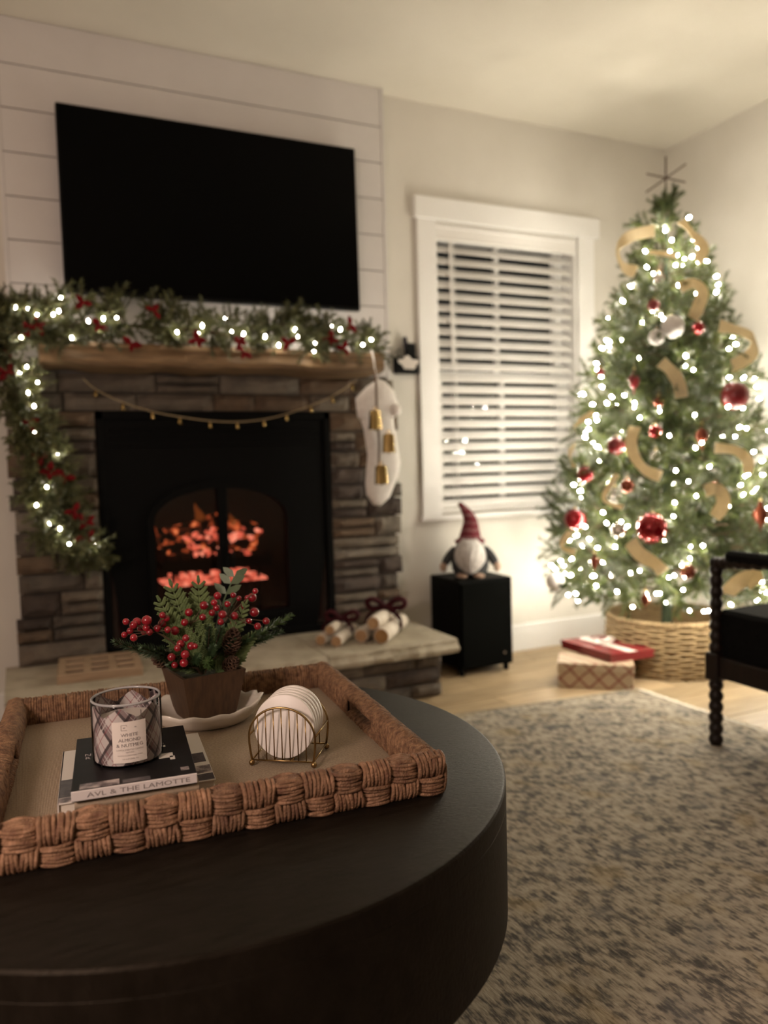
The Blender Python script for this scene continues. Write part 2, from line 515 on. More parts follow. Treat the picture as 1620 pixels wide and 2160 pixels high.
# ------------------------------------------------------------------ hearth
he = thing('raised_hearth', 'raised stone hearth with pale rock-edged slabs', 'hearth', (.74, 2.78, 0))
HX0, HX1, HY0 = -.07, 1.500, 2.565
MB().box(HX0 + .07, HX1 - .06, HY0 + .09, SY - .01, 0, HZ - .05).build('mortar_backing', m_mortar, he)
courses(he, HX0 + .05, HX1 - .045, 0, HZ - .052, HY0 + .10, (.01, .01), lens=(.16, .32), hs=(.05, .07), depth=(.035, .05), seed=21)
courses(he, 0, .38, 0, HZ - .052, 0, (0, 0), lens=(.14, .2), hs=(.05, .07), depth=(.03, .04), rot=pi / 2, seed=24, org=(HX1 - .065, HY0 + .07, 0))
def slab(x0, x1, seed):
    rr = random.Random(seed); nx = 16; nz = 4; vs = []; fs = []
    y1 = SY - .004; z0 = HZ - .05
    ring = []
    # front edge rough: rows of vertices from bottom to top; then the far edge straight
    for k in range(nz):
        for i in range(nx):
            u = i / (nx - 1); t = k / (nz - 1)
            bul = .016 * (0.25 + sin(pi * min(t + .25, 1))) + rr.uniform(-.006, .008)
            vs.append((lerp(x0, x1, u), HY0 + .018 - bul, lerp(z0, HZ - (.004 if k == nz - 1 else 0), t)))
    a = len(vs)
    for i in range(nx): vs.append((lerp(x0, x1, i / (nx - 1)), HY0 + .024, HZ))
    for i in range(nx): vs.append((lerp(x0, x1, i / (nx - 1)), y1, HZ))
    for i in range(nx): vs.append((lerp(x0, x1, i / (nx - 1)), y1, z0))
    rows = [list(range(k * nx, (k + 1) * nx)) for k in range(nz)] + [list(range(a + j * nx, a + (j + 1) * nx)) for j in range(3)]
    for r0, r1 in zip(rows, rows[1:] + rows[:1]):
        for i in range(nx - 1): fs.append((r0[i], r0[i + 1], r1[i + 1], r1[i]))
    fs.append(tuple(r[0] for r in rows)); fs.append(tuple(r[-1] for r in reversed(rows)))
    MB().add(vs, fs).build('slab', m_slab, he)
slab(HX0, .478, 1); slab(.482, .968, 2); slab(.972, HX1, 3)
# ------------------------------------------------------------------ fireplace insert with arched glass doors
ins = thing('fireplace_insert', 'black metal fireplace insert with arched double glass doors', 'fireplace', (.71, 2.99, HZ))
AX0, AX1, AZ0, AZS, AZT = .425, .990, .315, .715, .862
AXM = (AX0 + AX1) / 2
def arch(x0, x1, z0, zs, zt, n=20):
    xm = (x0 + x1) / 2; a = (x1 - x0) / 2
    return [(x0, z0)] + [(xm - a * cos(pi * i / n), zs + (zt - zs) * sin(pi * i / n)) for i in range(n + 1)] + [(x1, z0)]
def ringplate(outer, inner, y0, y1):
    mb = MB(); n = len(outer)
    vs = [(x, y0, z) for x, z in outer] + [(x, y0, z) for x, z in inner] + [(x, y1, z) for x, z in outer] + [(x, y1, z) for x, z in inner]
    fs = []
    for i in range(n):
        j = (i + 1) % n
        fs += [(i, j, n + j, n + i), (2 * n + i, 3 * n + i, 3 * n + j, 2 * n + j), (i, 2 * n + i, 2 * n + j, j), (n + i, n + j, 3 * n + j, 3 * n + i)]
    return mb.add(vs, fs)
inner = arch(AX0, AX1, AZ0, AZS, AZT)
outer = []
for (x, z) in inner:
    # project the arch outline onto the rectangle of the opening
    dx, dz = x - AXM, z - .58
    k = min((FX1 - AXM) / dx if dx > 1e-6 else ((FX0 - AXM) / dx if dx < -1e-6 else 99), (FZ1 - .58) / dz if dz > 1e-6 else ((HZ - .58) / dz if dz < -1e-6 else 99))
    outer.append((AXM + dx * k, .58 + dz * k))
mb = ringplate(outer, inner, 2.994, 3.006)
mb.build('face_plate', m_blackmetal, ins)
mb = MB()
for (x0, x1, z0, z1) in ((FX0, FX1, FZ1 - .03, FZ1), (FX0, FX1, HZ, HZ + .03), (FX0, FX0 + .025, HZ, FZ1), (FX1 - .025, FX1, HZ, FZ1)):
    mb.bevbox(x0, x1, 2.984, 3.0, z0, z1, .002)
mb.build('outer_frame', m_blackmetal, ins)
for i in range(3):
    zz = FZ1 - .07 - i * .028
    MB().bevbox(FX0 + .05, FX1 - .05, 2.988, 2.998, zz - .006, zz + .006, .002).build('louver', m_blackmetal, ins)
inner2 = arch(AX0 + .026, AX1 - .026, AZ0 + .03, AZS, AZT - .03)
ringplate(inner, inner2, 2.980, 2.996).build('arch_frame', m_blackmetal, ins)
m_fireglass = M('fire_glass', (.02, .02, .02), rough=.1)
nb = NB(m_fireglass)
tr = nb.new('ShaderNodeBsdfTransparent'); tr.inputs[0].default_value = (.75, .62, .55, 1)
gl = nb.new('ShaderNodeBsdfGlossy'); gl.inputs['Roughness'].default_value = .1
ms = nb.new('ShaderNodeMixShader'); ms.inputs[0].default_value = .03
nb.L.new(tr.outputs[0], ms.inputs[1]); nb.L.new(gl.outputs[0], ms.inputs[2]); nb.L.new(ms.outputs[0], nb.N['Material Output'].inputs['Surface'])
for sg in (-1, 1):
    half = [(x, z) for x, z in inner2 if (x - AXM) * sg >= -1e-6]
    half = [(AXM, AZ0 + .03)] + half if sg > 0 else half + [(AXM, AZ0 + .03)]
    if sg > 0: half = [(AXM, AZT - .03)] + [p for p in half if p[0] > AXM + 1e-4] + [(AXM, AZ0 + .03)]
    else: half = [(AXM, AZ0 + .03)] + [p for p in half if p[0] < AXM - 1e-4] + [(AXM, AZT - .03)]
    dr = MB().prism(half, 2.998, 3.002).build('glass_door', m_fireglass, ins)
    MB().bevbox(AXM + (0 if sg > 0 else -.019), AXM + (.019 if sg > 0 else 0), 2.978, 2.998, AZ0 + .02, AZT - .02, .002).build('door_stile', m_blackmetal, dr)
    MB().tube([(AXM + sg * .03, 2.978, .52), (AXM + sg * .03, 2.962, .52), (AXM + sg * .03, 2.962, .60), (AXM + sg * .03, 2.978, .60)], .004, 8).build('door_handle', m_blackmetal, dr)
# firebox shell
bx0, bx1, by1, bz0, bz1 = .31, 1.11, 3.42, .28, 1.0
mb = MB()
mb.box(bx0 - .02, bx0, 3.006, by1, bz0, bz1).box(bx1, bx1 + .02, 3.006, by1, bz0, bz1).box(bx0 - .02, bx1 + .02, by1, by1 + .02, bz0, bz1).box(bx0 - .02, bx1 + .02, 3.006, by1, bz1, bz1 + .02).box(bx0 - .02, bx1 + .02, 3.006, by1, bz0 - .02, bz0)
mb.build('firebox', m_firebrick, ins)
# grate
gr = thing('fire_grate', 'black iron grate holding the burning logs', 'grate', (.70, 3.18, bz0))
for i in range(9):
    x = .50 + i * .05
    MB().tube([(x, 3.06, .575), (x, 3.07, .525), (x, 3.18, .52), (x, 3.32, .53)], .006, 6).build('bar', m_blackmetal, gr)
for yy in (3.09, 3.28):
    MB().tube([(.48, yy, .512), (.93, yy, .512)], .007, 6).build('cross_bar', m_blackmetal, gr)
    for x in (.53, .87):
        MB().tube([(x, yy, .512), (x, yy, bz0)], .007, 6).build('leg', m_blackmetal, gr)
MB().bevbox(.48, .92, 3.052, 3.058, .512, .556, .002).build('front_plate', m_blackmetal, gr)
# glowing logs, embers, flames
def glow(name, dark, hot1, hot2, scale, lo, hi, es):
    m = M(name, dark, rough=.95)
    nb = NB(m)
    t = nb.new('ShaderNodeTexNoise'); t.inputs['Scale'].default_value = scale; t.inputs['Detail'].default_value = 3
    g = nb.new('ShaderNodeNewGeometry'); nb.L.new(g.outputs['Position'], t.inputs['Vector'])
    r = nb.new('ShaderNodeValToRGB'); e = r.color_ramp.elements
    e[0].position = lo; e[0].color = (0, 0, 0, 1); e[1].position = hi; e[1].color = (*hot2, 1)
    k = e.new((lo + hi) / 2); k.color = (*hot1, 1)
    nb.L.new(t.outputs['Fac'], r.inputs[0]); nb.L.new(r.outputs[0], nb.b.inputs['Emission Color']); nb.b.inputs['Emission Strength'].default_value = es
    return m
m_log = glow('burning_log', (.006, .004, .003), (.42, .09, .03), (1.0, .58, .28), 26, .55, .76, 2.4)
m_ember = glow('ember', (.02, .008, .006), (.75, .16, .11), (1.0, .46, .36), 30, .34, .66, 1.9)
def rough_log(pts, r, seed, n=10):
    rr = random.Random(seed); P = curve_pts(pts, 12); mb = MB()
    mb.tube(P, [r * rr.uniform(.85, 1.12) for _ in P], n)
    mb.v = [tuple(Vector(v) + Vector((rr.uniform(-1, 1), rr.uniform(-1, 1), rr.uniform(-1, 1))) * r * .1) for v in mb.v]
    return mb
for i, (pts, r, lab) in enumerate([([(.50, 3.26, .63), (.70, 3.27, .65), (.92, 3.25, .63)], .042, 'charred log lying at the back of the fire grate'),
                                   ([(.50, 3.14, .595), (.66, 3.13, .60), (.88, 3.15, .59)], .026, 'glowing log lying low across the front of the fire grate'),
                                   ([(.52, 3.13, .655), (.66, 3.20, .675), (.78, 3.27, .71)], .026, 'charred log slanting across the top of the fire'),
                                   ([(.90, 3.12, .645), (.80, 3.2, .66), (.69, 3.25, .69)], .024, 'short charred log leaning over the fire')]):
    tag(rough_log(pts, r, i).build('fire_log', m_log, smooth=True), lab, 'log', 'logs burning in the fireplace')
mb = MB(); rr = random.Random(4)
for i in range(150):
    lowrow = i < 60
    x = rr.uniform(.52, .87) if lowrow else rr.gauss(.70, .085)
    if not .49 < x < .91: continue
    yy = rr.uniform(3.08, 3.25); zz = rr.uniform(.462, .482) if lowrow else rr.uniform(.56, .655)
    mb.ball((x, yy, zz), rr.uniform(.008, .017), 7, 5, (rr.uniform(.8, 1.5), 1, rr.uniform(.6, 1)), Matrix.Rotation(rr.uniform(0, 3), 4, 'Y'))
mb.box(.50, .90, 3.07, 3.27, .452, .462)
o = mb.build('embers', m_ember, smooth=True); tag(o, 'pink-orange glowing embers under the burning logs', 'embers', kind='stuff')
m_flame = bpy.data.materials.new('flame'); m_flame.use_nodes = True
nb = NB(m_flame)
tr = nb.new('ShaderNodeBsdfTransparent'); em = nb.new('ShaderNodeEmission'); em.inputs[0].default_value = (1.0, .30, .06, 1); em.inputs[1].default_value = .30
lw = nb.new('ShaderNodeLayerWeight'); lw.inputs[0].default_value = .35
f = nb.math('MULTIPLY', nb.math('POWER', nb.math('SUBTRACT', 1.0, lw.outputs['Facing']), 2.0), .55)
ms = nb.new('ShaderNodeMixShader'); nb.L.new(f, ms.inputs[0]); nb.L.new(tr.outputs[0], ms.inputs[1]); nb.L.new(em.outputs[0], ms.inputs[2])
nb.L.new(ms.outputs[0], nb.N['Material Output'].inputs['Surface'])
for i, (x, zb, h, r) in enumerate([(.655, .685, .085, .024), (.795, .66, .06, .022)]):
    mb = MB().lathe([(r * .3, 0), (r * .9, h * .15), (r, h * .3), (r * .7, h * .55), (r * .32, h * .8), (.0008, h)], n=12)
    mb.v = [(v[0] + x + .01 * sin(v[2] * 60 + i), v[1] * .7 + 3.19, v[2] + zb) for v in mb.v]
    tag(mb.build('flame', m_flame, smooth=True), ['taller orange flame licking above the logs', 'low reddish flame over the short leaning log'][i], 'flame', 'flames in the fireplace')
# ------------------------------------------------------------------ live edge mantel
m_mantel = M('mantel_wood', (.11, .066, .031), (.24, .145, .07), 7, .65, stretch=(1.2, 12, 12), bump=.3, bscale=14)
mb = MB(); nx = 60; secs = []
for i in range(nx):
    x = lerp(.085, 1.325, i / (nx - 1)); w1 = noise.noise(Vector((x * 4, 0, 3))) ; w2 = noise.noise(Vector((x * 9, 5, 1)))
    zb = 1.262 + .014 * w1 + .006 * w2; yf = 2.795 + .012 * noise.noise(Vector((x * 5, 9, 2)))
    zt = 1.345
    sec = [(2.99, zb), (yf + .05, zb - .002), (yf + .012, zb + .006), (yf + .004, zb + .02), (yf + .01 + .004 * w2, zb + .045), (yf - .002, zt - .02), (yf + .006, zt - .004), (yf + .03, zt), (2.99, zt)]
    secs.append([(x, a, b) for a, b in sec])
n = len(secs[0]); vs = [p for s in secs for p in s]; fs = []
for i in range(nx - 1):
    for k in range(n):
        fs.append((i * n + k, i * n + (k + 1) % n, (i + 1) * n + (k + 1) % n, (i + 1) * n + k))
fs.append(tuple(range(n))); fs.append(tuple((nx - 1) * n + k for k in reversed(range(n))))
tag(mb.add(vs, fs).build('mantel_shelf', m_mantel, smooth=True, angle=radians(40)), 'live-edge wooden mantel shelf under the garland', 'mantel')
# ------------------------------------------------------------------ television
tv = thing('television', 'large black flat television hung on the shiplap wall', 'television', (.745, 2.98, 1.53))
TX0, TX1, TZ0, TZ1, TY = .182, 1.300, 1.532, 2.180, 2.962
mat = Matrix.Translation((0, TY, TZ0)) @ Matrix.Rotation(radians(-1.0), 4, 'X') @ Matrix.Translation((0, -TY, -TZ0))
MB().bevbox(TX0, TX1, TY, TY + .028, TZ0, TZ1, .004, mat).build('housing', m_plastic, tv)
MB().box(TX0 + .007, TX1 - .007, TY - .0015, TY + .001, TZ0 + .012, TZ1 - .007, mat).build('screen', m_screen, tv)
MB().box(TX0 + .2, TX1 - .2, TY + .026, CY - .006, TZ0 + .15, TZ0 + .42).build('wall_mount', m_plastic, tv)
# ------------------------------------------------------------------ greenery pieces
m_pine = M('pine_needles', (.024, .036, .011), (.072, .090, .026), 30, .45, rand=.25, spec=.35)
nb = NB(m_pine); tl_ = nb.new('ShaderNodeBsdfTranslucent'); tl_.inputs[0].default_value = (.075, .09, .022, 1); ms = nb.new('ShaderNodeMixShader'); ms.inputs[0].default_value = .22
nb.L.new(nb.b.outputs[0], ms.inputs[1]); nb.L.new(tl_.outputs[0], ms.inputs[2]); nb.L.new(ms.outputs[0], nb.N['Material Output'].inputs['Surface'])
m_pine2 = M('cedar_green', (.085, .125, .040), (.135, .185, .062), 40, .6)
m_garland = M('garland_needles', (.065, .075, .025), (.15, .155, .06), 30, .55, rand=.3)
m_stem = M('twig_brown', (.09, .055, .03), rough=.8)
def sprig(L, nl, nw, ntw, seed, mat, tw_len=.09, spread=.8, npt=34, flatness=1.0, name='sprig'):
    """a stem along +Z with side twigs, all set with needle blades"""
    rr = random.Random(seed); mb = MB()
    def needles(p0, d, ln, cnt):
        d = d.normalized(); a = d.orthogonal().normalized(); b = d.cross(a)
        for i in range(cnt):
            t = (i + rr.random()) / cnt; p = p0 + d * (ln * t)
            an = rr.uniform(0, 2 * pi); o = a * cos(an) + b * sin(an)
            tip = p + (d * rr.uniform(.45, .9) + o * rr.uniform(.5, .9)) * (nl * rr.uniform(.7, 1.1) * (1 - .25 * t))
            sd = d.cross(o).normalized() * nw
            mb.add([p - sd, p + sd, tip], [(0, 1, 2)])
    mb.cur = 1
    end = Vector((rr.uniform(-.1, .1) * L, rr.uniform(-.1, .1) * L, L))
    mb.tube([(0, 0, 0), tuple(end)], [.003, .001], 4, cap=False)
    mb.cur = 0
    needles(Vector((0, 0, L * .25)), end, L * .8, npt + 14)
    for k in range(ntw):
        t = .2 + .7 * (k + .5) / ntw; p = end * t; an = k * 2.4 + rr.uniform(-.4, .4)
        d = Vector((cos(an) * spread, sin(an) * spread * flatness, rr.uniform(.55, .9)))
        ln = tw_len * (1.1 - .5 * t) * rr.uniform(.8, 1.2)
        mb.cur = 1; mb.tube([tuple(p), tuple(p + d.normalized() * ln)], [.0018, .0008], 3, cap=False); mb.cur = 0
        needles(p, d, ln, npt)
    return mb.mesh(name, [mat, m_stem])
def bulb_mesh(name, mat, r, L):
    return MB().lathe([(.0005, -L * .5), (r * .8, -L * .35), (r, -.05 * L), (r * .7, L * .3), (.0005, L * .5)], n=8).mesh(name, mat, smooth=True)
# ------------------------------------------------------------------ mantel garland
m_gbulb = M('garland_bulb', (1, .9, .7), rough=.4, emit=(1.0, .91, .74), es=GARLAND_LIGHT)
m_redvel = M('red_velvet', (.11, .003, .005), (.17, .005, .008), 40, .8, spec=.15)
ga = thing('mantel_garland', 'lit evergreen garland draped over the mantel and down the stone', 'garland', (.6, 2.86, 1.345))
gp = [(1.30, 2.86, 1.372), (1.10, 2.85, 1.385), (.94, 2.86, 1.40), (.67, 2.85, 1.40), (.42, 2.86, 1.41), (.19, 2.85, 1.405), (.06, 2.83, 1.40), (-.03, 2.82, 1.36), (-.03, 2.81, 1.27), (.02, 2.81, 1.14), (.04, 2.82, 1.03), (.08, 2.83, .93), (.10, 2.84, .81), (.14, 2.85, .71), (.19, 2.86, .64)]
path = curve_pts(gp, 120)
MB().tube(path, .006, 6).build('wire_stem', m_stem, ga)
gs = [sprig(.12, .026, .0021, 7, 30 + i, m_garland, .075, .8, 40) for i in range(5)]
rr = random.Random(9)
for i in range(295):
    t = (i + rr.random()) / 295; k = min(int(t * 118), 118); p = path[k].lerp(path[k + 1], rr.random())
    d = (path[k + 1] - path[k]).normalized() * rr.choice((-1, 1))
    up = rr.uniform(-.75, 1.0) if p.z > 1.3 else rr.uniform(-.9, .3)
    fw = rr.uniform(-1.1, .15) if p.z > 1.3 else rr.uniform(-.8, .05)
    dr = d * rr.uniform(.3, 1.0) + Vector((rr.uniform(-.3, .3) if p.z > 1.3 else rr.uniform(-.9, .9), fw, up))
    sc = rr.uniform(.75, 1.2) * (1.0 if p.z > 1.3 else .95)
    q = p + dr.normalized() * .11 * sc
    if q.y > 2.93: dr.y -= .5
    if p.x > 1.15: sc *= .8
    if p.x < .1 and p.z < 1.35 and dr.x < 0: dr.x *= .5
    place('sprig', gs[i % 5], frame(p, dr, rr.uniform(0, 6)) @ Matrix.Scale(sc, 4), ga)
gbulbs = [(0.022,1.433),(0.059,1.434),(0.083,1.413),(0.131,1.420),(0.149,1.432),(0.157,1.475),(0.033,1.341),(0.022,1.321),(0.284,1.413),(0.325,1.417),(0.183,1.345),(0.045,1.250),(0.024,1.233),(0.074,1.199),(0.045,1.167),(0.060,1.125),(0.016,1.078),(0.057,1.040),(0.125,0.974),(0.085,0.866),(0.051,0.805),(0.088,0.745),(0.117,0.725),(0.143,0.674),(0.221,0.664),(0.521,1.378),(0.610,1.406),(0.597,1.378),(0.691,1.435),(0.268,1.383),(0.710,1.387),(0.755,1.384),(0.754,1.360),(0.885,1.349),(0.947,1.408),(0.960,1.382),(1.022,1.333),(1.258,1.386),(1.214,1.362),(1.124,1.416),(1.028,1.363),(0.831,1.376)]
gb = bulb_mesh('bulb', m_gbulb, .0042, .014)
for i, (x, z) in enumerate(gbulbs):
    place('bulb', gb, Matrix.Translation((x, 2.762 + rr.uniform(-.01, .015), z)) @ Matrix.Rotation(rr.uniform(0, 3), 4, 'X'), ga)
for i in range(9):   # bulbs tucked behind, between garland and wall
    x = [1.22, 1.12, 1.16, 1.0, .95, .86, .70, .25, .12][i]
    place('bulb', gb, Matrix.Translation((x, 2.925, 1.40 + .03 * (i % 3))), ga)
def leaf_cluster(seed, n=4, L=.05):
    rr = random.Random(seed); mb = MB()
    for k in range(n):
        an = 2 * pi * k / n + rr.uniform(-.4, .4); d = Vector((cos(an), sin(an), rr.uniform(.1, .6))).normalized(); s = d.cross(Vector((0, 0, 1))).normalized(); u = s.cross(d)
        l = L * rr.uniform(.7, 1.2); w_ = l * .32
        vs = []
        for (t, ww) in ((0, .12), (.25, .8), (.5, 1.0), (.75, .7), (1, .03)):
            c = d * (l * t) + u * (-.012 * t * t)
            vs += [c - s * (w_ * ww), c + u * .003, c + s * (w_ * ww)]
        n0 = [(i * 3 + a, i * 3 + a + 1, i * 3 + a + 4, i * 3 + a + 3) for i in range(4) for a in (0, 1)]
        mb.add(vs, n0)
    mb.ball((0, 0, .004), .006, 8, 5)
    return mb.mesh('red_leaf', m_redvel, smooth=True)
rl = [leaf_cluster(i, 3 + i % 2, .034) for i in range(3)]
gred = [(0.444,1.442),(0.085,1.375),(0.043,1.364),(-0.018,1.295),(-0.017,1.229),(0.265,1.384),(0.220,1.455),(0.584,1.350),(0.366,1.330),(0.072,0.958),(0.091,0.912),(0.137,0.897),(0.162,0.782),(0.199,0.744),(0.192,0.693),(0.044,1.070),(0.735,1.350),(0.745,1.314),(0.916,1.357),(1.078,1.374),(1.160,1.433),(1.130,1.343)]
for i, (x, z) in enumerate(gred):
    place('red_leaf', rl[i % 3], frame((x, 2.745 + rr.uniform(-.01, .01), z), (rr.uniform(-.4, .4), -1, rr.uniform(-.3, .5)), rr.uniform(0, 6)), ga)
# ------------------------------------------------------------------ little brass bells on a string
m_brass = M('brass', (.46, .33, .14), (.36, .25, .10), 25, .20, metal=1.0)
m_jute = M('jute', (.38, .29, .17), rough=.9)
bg = thing('bell_string', 'string of small gold bells strung across the firebox', 'bell garland', (.75, 2.935, 1.06))
bells = [(.224, 1.235), (.264, 1.197), (.354, 1.152), (.453, 1.120), (.551, 1.101), (.661, 1.086), (.764, 1.082), (.869, 1.091), (.962, 1.112), (1.062, 1.145), (1.155, 1.183), (1.242, 1.235), (1.262, 1.25)]
MB().tube(curve_pts([(x, 2.935, z) for x, z in bells], 60), .0022, 5).build('string', m_jute, bg)
bm_ = MB().lathe([(.001, 0), (.004, -.001), (.006, -.006), (.0065, -.016), (.0095, -.024), (.0085, -.024), (.005, -.014)], n=12).mesh('bell', m_brass, smooth=True)
for x, z in bells[1:-1]:
    place('bell', bm_, Matrix.Translation((x, 2.935, z - .003)) @ Matrix.Rotation(rr.uniform(-.1, .1), 4, 'Y'), bg)
# ------------------------------------------------------------------ stocking and cow bells
m_knit = M('white_knit', (.80, .75, .71), (.88, .84, .80), 60, .95, bump=.5, bscale=220)
so = thing('christmas_stocking', 'white knit stocking hanging from the end of the mantel', 'stocking', (1.27, 2.752, .745))
body = [(1.195, 1.10), (1.212, 1.043), (1.225, .943), (1.212, .835), (1.216, .789), (1.243, .751), (1.274, .745), (1.315, .776), (1.357, .866), (1.366, .913), (1.352, .996), (1.338, 1.088), (1.330, 1.13), (1.21, 1.13)]
MB().pillow(body, 2.762, .022).build('leg_and_foot', m_knit, so, smooth=True)
cuff = [(1.180, 1.160), (1.186, 1.09), (1.20, 1.076), (1.27, 1.085), (1.335, 1.08), (1.357, 1.10), (1.358, 1.145), (1.345, 1.19), (1.308, 1.226), (1.278, 1.236), (1.227, 1.205)]
MB().pillow(cuff, 2.760, .030).build('cuff', m_knit, so, smooth=True)
MB().ball((1.338, 2.742, 1.115), .024, 14, 10).build('pompom', m_knit, so, smooth=True)
MB().tube(curve_pts([(1.278, 2.765, 1.225), (1.272, 2.775, 1.27), (1.270, 2.780, 1.31), (1.270, 2.80, 1.352)], 12), .003, 6).build('hanging_loop', m_knit, so)
cb = thing('cowbell_cluster', 'three brass cowbells on a leather strap over the white stocking', 'bells', (1.25, 2.70, .84))
m_strap = M('leather_strap', (.13, .07, .035), rough=.7)
MB().tube(curve_pts([(1.252, 2.742, 1.27), (1.250, 2.722, 1.22), (1.246, 2.712, 1.10), (1.252, 2.712, 1.0), (1.248, 2.712, .90)], 20), .0045, 6, flat=.4).build('strap', m_strap, cb)
def cowbell(x, y, z, yaw):
    mb = MB(); secs = [(.012, .008, .036), (.019, .013, .034), (.022, .015, .026), (.024, .017, -.02), (.026, .020, -.036), (.024, .018, -.036), (.018, .012, .02)]
    n = 16; vs = []; fs = []
    for a, b, zz in secs:
        for k in range(n):
            t = 2 * pi * k / n; ca, sa = cos(t), sin(t)
            vs.append((a * math.copysign(abs(ca) ** .55, ca), b * math.copysign(abs(sa) ** .55, sa), zz))
    for i in range(len(secs) - 1):
        for k in range(n): fs.append((i * n + k, i * n + (k + 1) % n, (i + 1) * n + (k + 1) % n, (i + 1) * n + k))
    fs.append(tuple(range(n)))
    T = Matrix.Translation((x, y, z)) @ Matrix.Rotation(yaw, 4, 'Z')
    mb.add([T @ Vector(p) for p in vs], fs)
    b = mb.build('bell', m_brass, cb, smooth=True, angle=radians(50))
    MB().tube([(x - .006, y, z + .036), (x - .005, y, z + .048), (x + .005, y, z + .048), (x + .006, y, z + .036)], .002, 6).build('hanger', m_brass, b)
    MB().tube([(x, y, z + .02), (x, y, z - .03)], .002, 6).ball((x, y, z - .035), .006, 8, 6).build('clapper', m_brass, b)
cowbell(1.230, 2.694, 1.075, .3); cowbell(1.286, 2.698, .987, -.5); cowbell(1.249, 2.694, .868, -.15)
# ------------------------------------------------------------------ black wall holder beside the window
ho = thing('wall_pocket', 'small black wall pocket with a pale stepped plaque beside the window casing', 'holder', (1.548, D, 1.29))
MB().bevbox(1.493, 1.606, D - .038, D, 1.293, 1.366, .006).build('pocket', m_plastic, ho)
m_plaque = M('pale_plaque', (.62, .57, .52), rough=.6)
pl = [(1.500, 1.353), (1.525, 1.353), (1.531, 1.362), (1.540, 1.369), (1.550, 1.369), (1.559, 1.362), (1.565, 1.353), (1.600, 1.353), (1.598, 1.335), (1.588, 1.333), (1.584, 1.322), (1.578, 1.312), (1.530, 1.312), (1.524, 1.322), (1.514, 1.333), (1.504, 1.335)]
MB().prism(pl, D - .042, D - .037).build('plaque', m_plaque, ho)
rc = thing('remote_handset', 'black handset with a short antenna standing in the wall pocket', 'handset', (1.565, D - .02, 1.30))
MB().bevbox(1.546, 1.594, D - .031, D - .010, 1.362, 1.425, .004).build('body', m_plastic, rc)
mt = Matrix.Translation((1.548, D - .02, 1.418)) @ Matrix.Rotation(radians(-8), 4, 'Y')
MB().bevbox(-.009, .009, -.008, .008, -.02, .034, .003, mt).build('antenna', M('dark_plum_plastic', (.02, .014, .022), rough=.4), rc)
m_clear = M('clear_glass', (.9, .92, .9), rough=.05, trans=1.0)
tag(MB().ball((1.517, D - .02, 1.376), .021, 14, 10, (.75, .6, 1.25)).build('glass_ornament', m_clear, smooth=True), 'small clear glass bulb resting in the black wall pocket', 'ornament')
# ------------------------------------------------------------------ christmas tree
TX, TYc = 2.517, 2.524
tr_ = thing('christmas_tree', 'lit evergreen christmas tree standing in the woven basket', 'tree', (TX, TYc, 0))
PROF = [(.27, .34), (.33, .47), (.45, .53), (.60, .50), (.72, .47), (.93, .41), (1.12, .37), (1.3, .31), (1.55, .23), (1.83, .14), (1.95, .04), (2.0, .01)]
def tr_r(z):
    for (a, ra), (b, rb) in zip(PROF, PROF[1:]):
        if a <= z <= b: return lerp(ra, rb, (z - a) / (b - a))
    return .34 if z < .3 else .01
m_bark = M('green_trunk', (.02, .035, .018), (.035, .05, .02), 20, .8)
MB().tube([(TX, TYc, .0), (TX, TYc, 1.0), (TX, TYc, 1.97)], [.024, .019, .007], 10).build('trunk', m_bark, tr_)
mb = MB()
for k in range(4):
    a = k * pi / 2 + .4
    mb.tube([(TX + .015 * cos(a), TYc + .015 * sin(a), .16), (TX + .17 * cos(a), TYc + .17 * sin(a), .012)], .010, 6)
mb.build('stand', m_blackmetal, tr_)
bms = [sprig(L, .034, .0021, nt + 2, 60 + i, m_pine, tl, .85, 62, .75, 'branch') for i, (L, nt, tl) in enumerate([(.20, 6, .10), (.20, 7, .11), (.26, 8, .12), (.24, 7, .12), (.15, 5, .08)])]
rr = random.Random(21)
NBR = 290
for i in range(NBR):
    t = (i + .5) / NBR
    z = .355 + 1.585 * (1 - sqrt(1 - t * .995))
    a = i * 2.39996 + rr.uniform(-.2, .2)
    r = tr_r(z)
    droop = lerp(-.10, .9, max(0, (z - .3) / 1.65)) + rr.uniform(-.15, .25)
    if z < .42: droop = rr.uniform(-.10, .18)
    d = Vector((cos(a), sin(a), droop))
    base = bms[4] if z > 1.5 else bms[i % 4]
    Lb = {0: .20, 1: .20, 2: .26, 3: .24, 4: .15}[4 if z > 1.5 else i % 4]
    depth = rr.choice((1.0, 1.0, .82))
    dn = d.normalized()
    p = Vector((TX, TYc, z)) + Vector((dn.x, dn.y, dn.z)) * max(r * depth * rr.uniform(.95, 1.06) - Lb * .98, .01)
    if z > 1.85: p = Vector((TX, TYc, z))
    place('branch', base, frame(p, d, rr.uniform(0, 6)), tr_)
for k in range(7):
    a = k * .9
    place('branch', bms[4], frame((TX, TYc, 1.84 + .012 * k), (cos(a) * .45, sin(a) * .45, 1.0), k) @ Matrix.Scale(.75, 4), tr_)
# limbs reaching from the trunk to the bough ends
mb = MB()
for i in range(70):
    z = .34 + 1.4 * i / 70; a = i * 2.4; r = tr_r(z) * .75
    mb.tube([(TX, TYc, z - .03), (TX + r * cos(a), TYc + r * sin(a), z)], [.006, .003], 4, cap=False)
mb.build('limbs', m_stem, tr_)
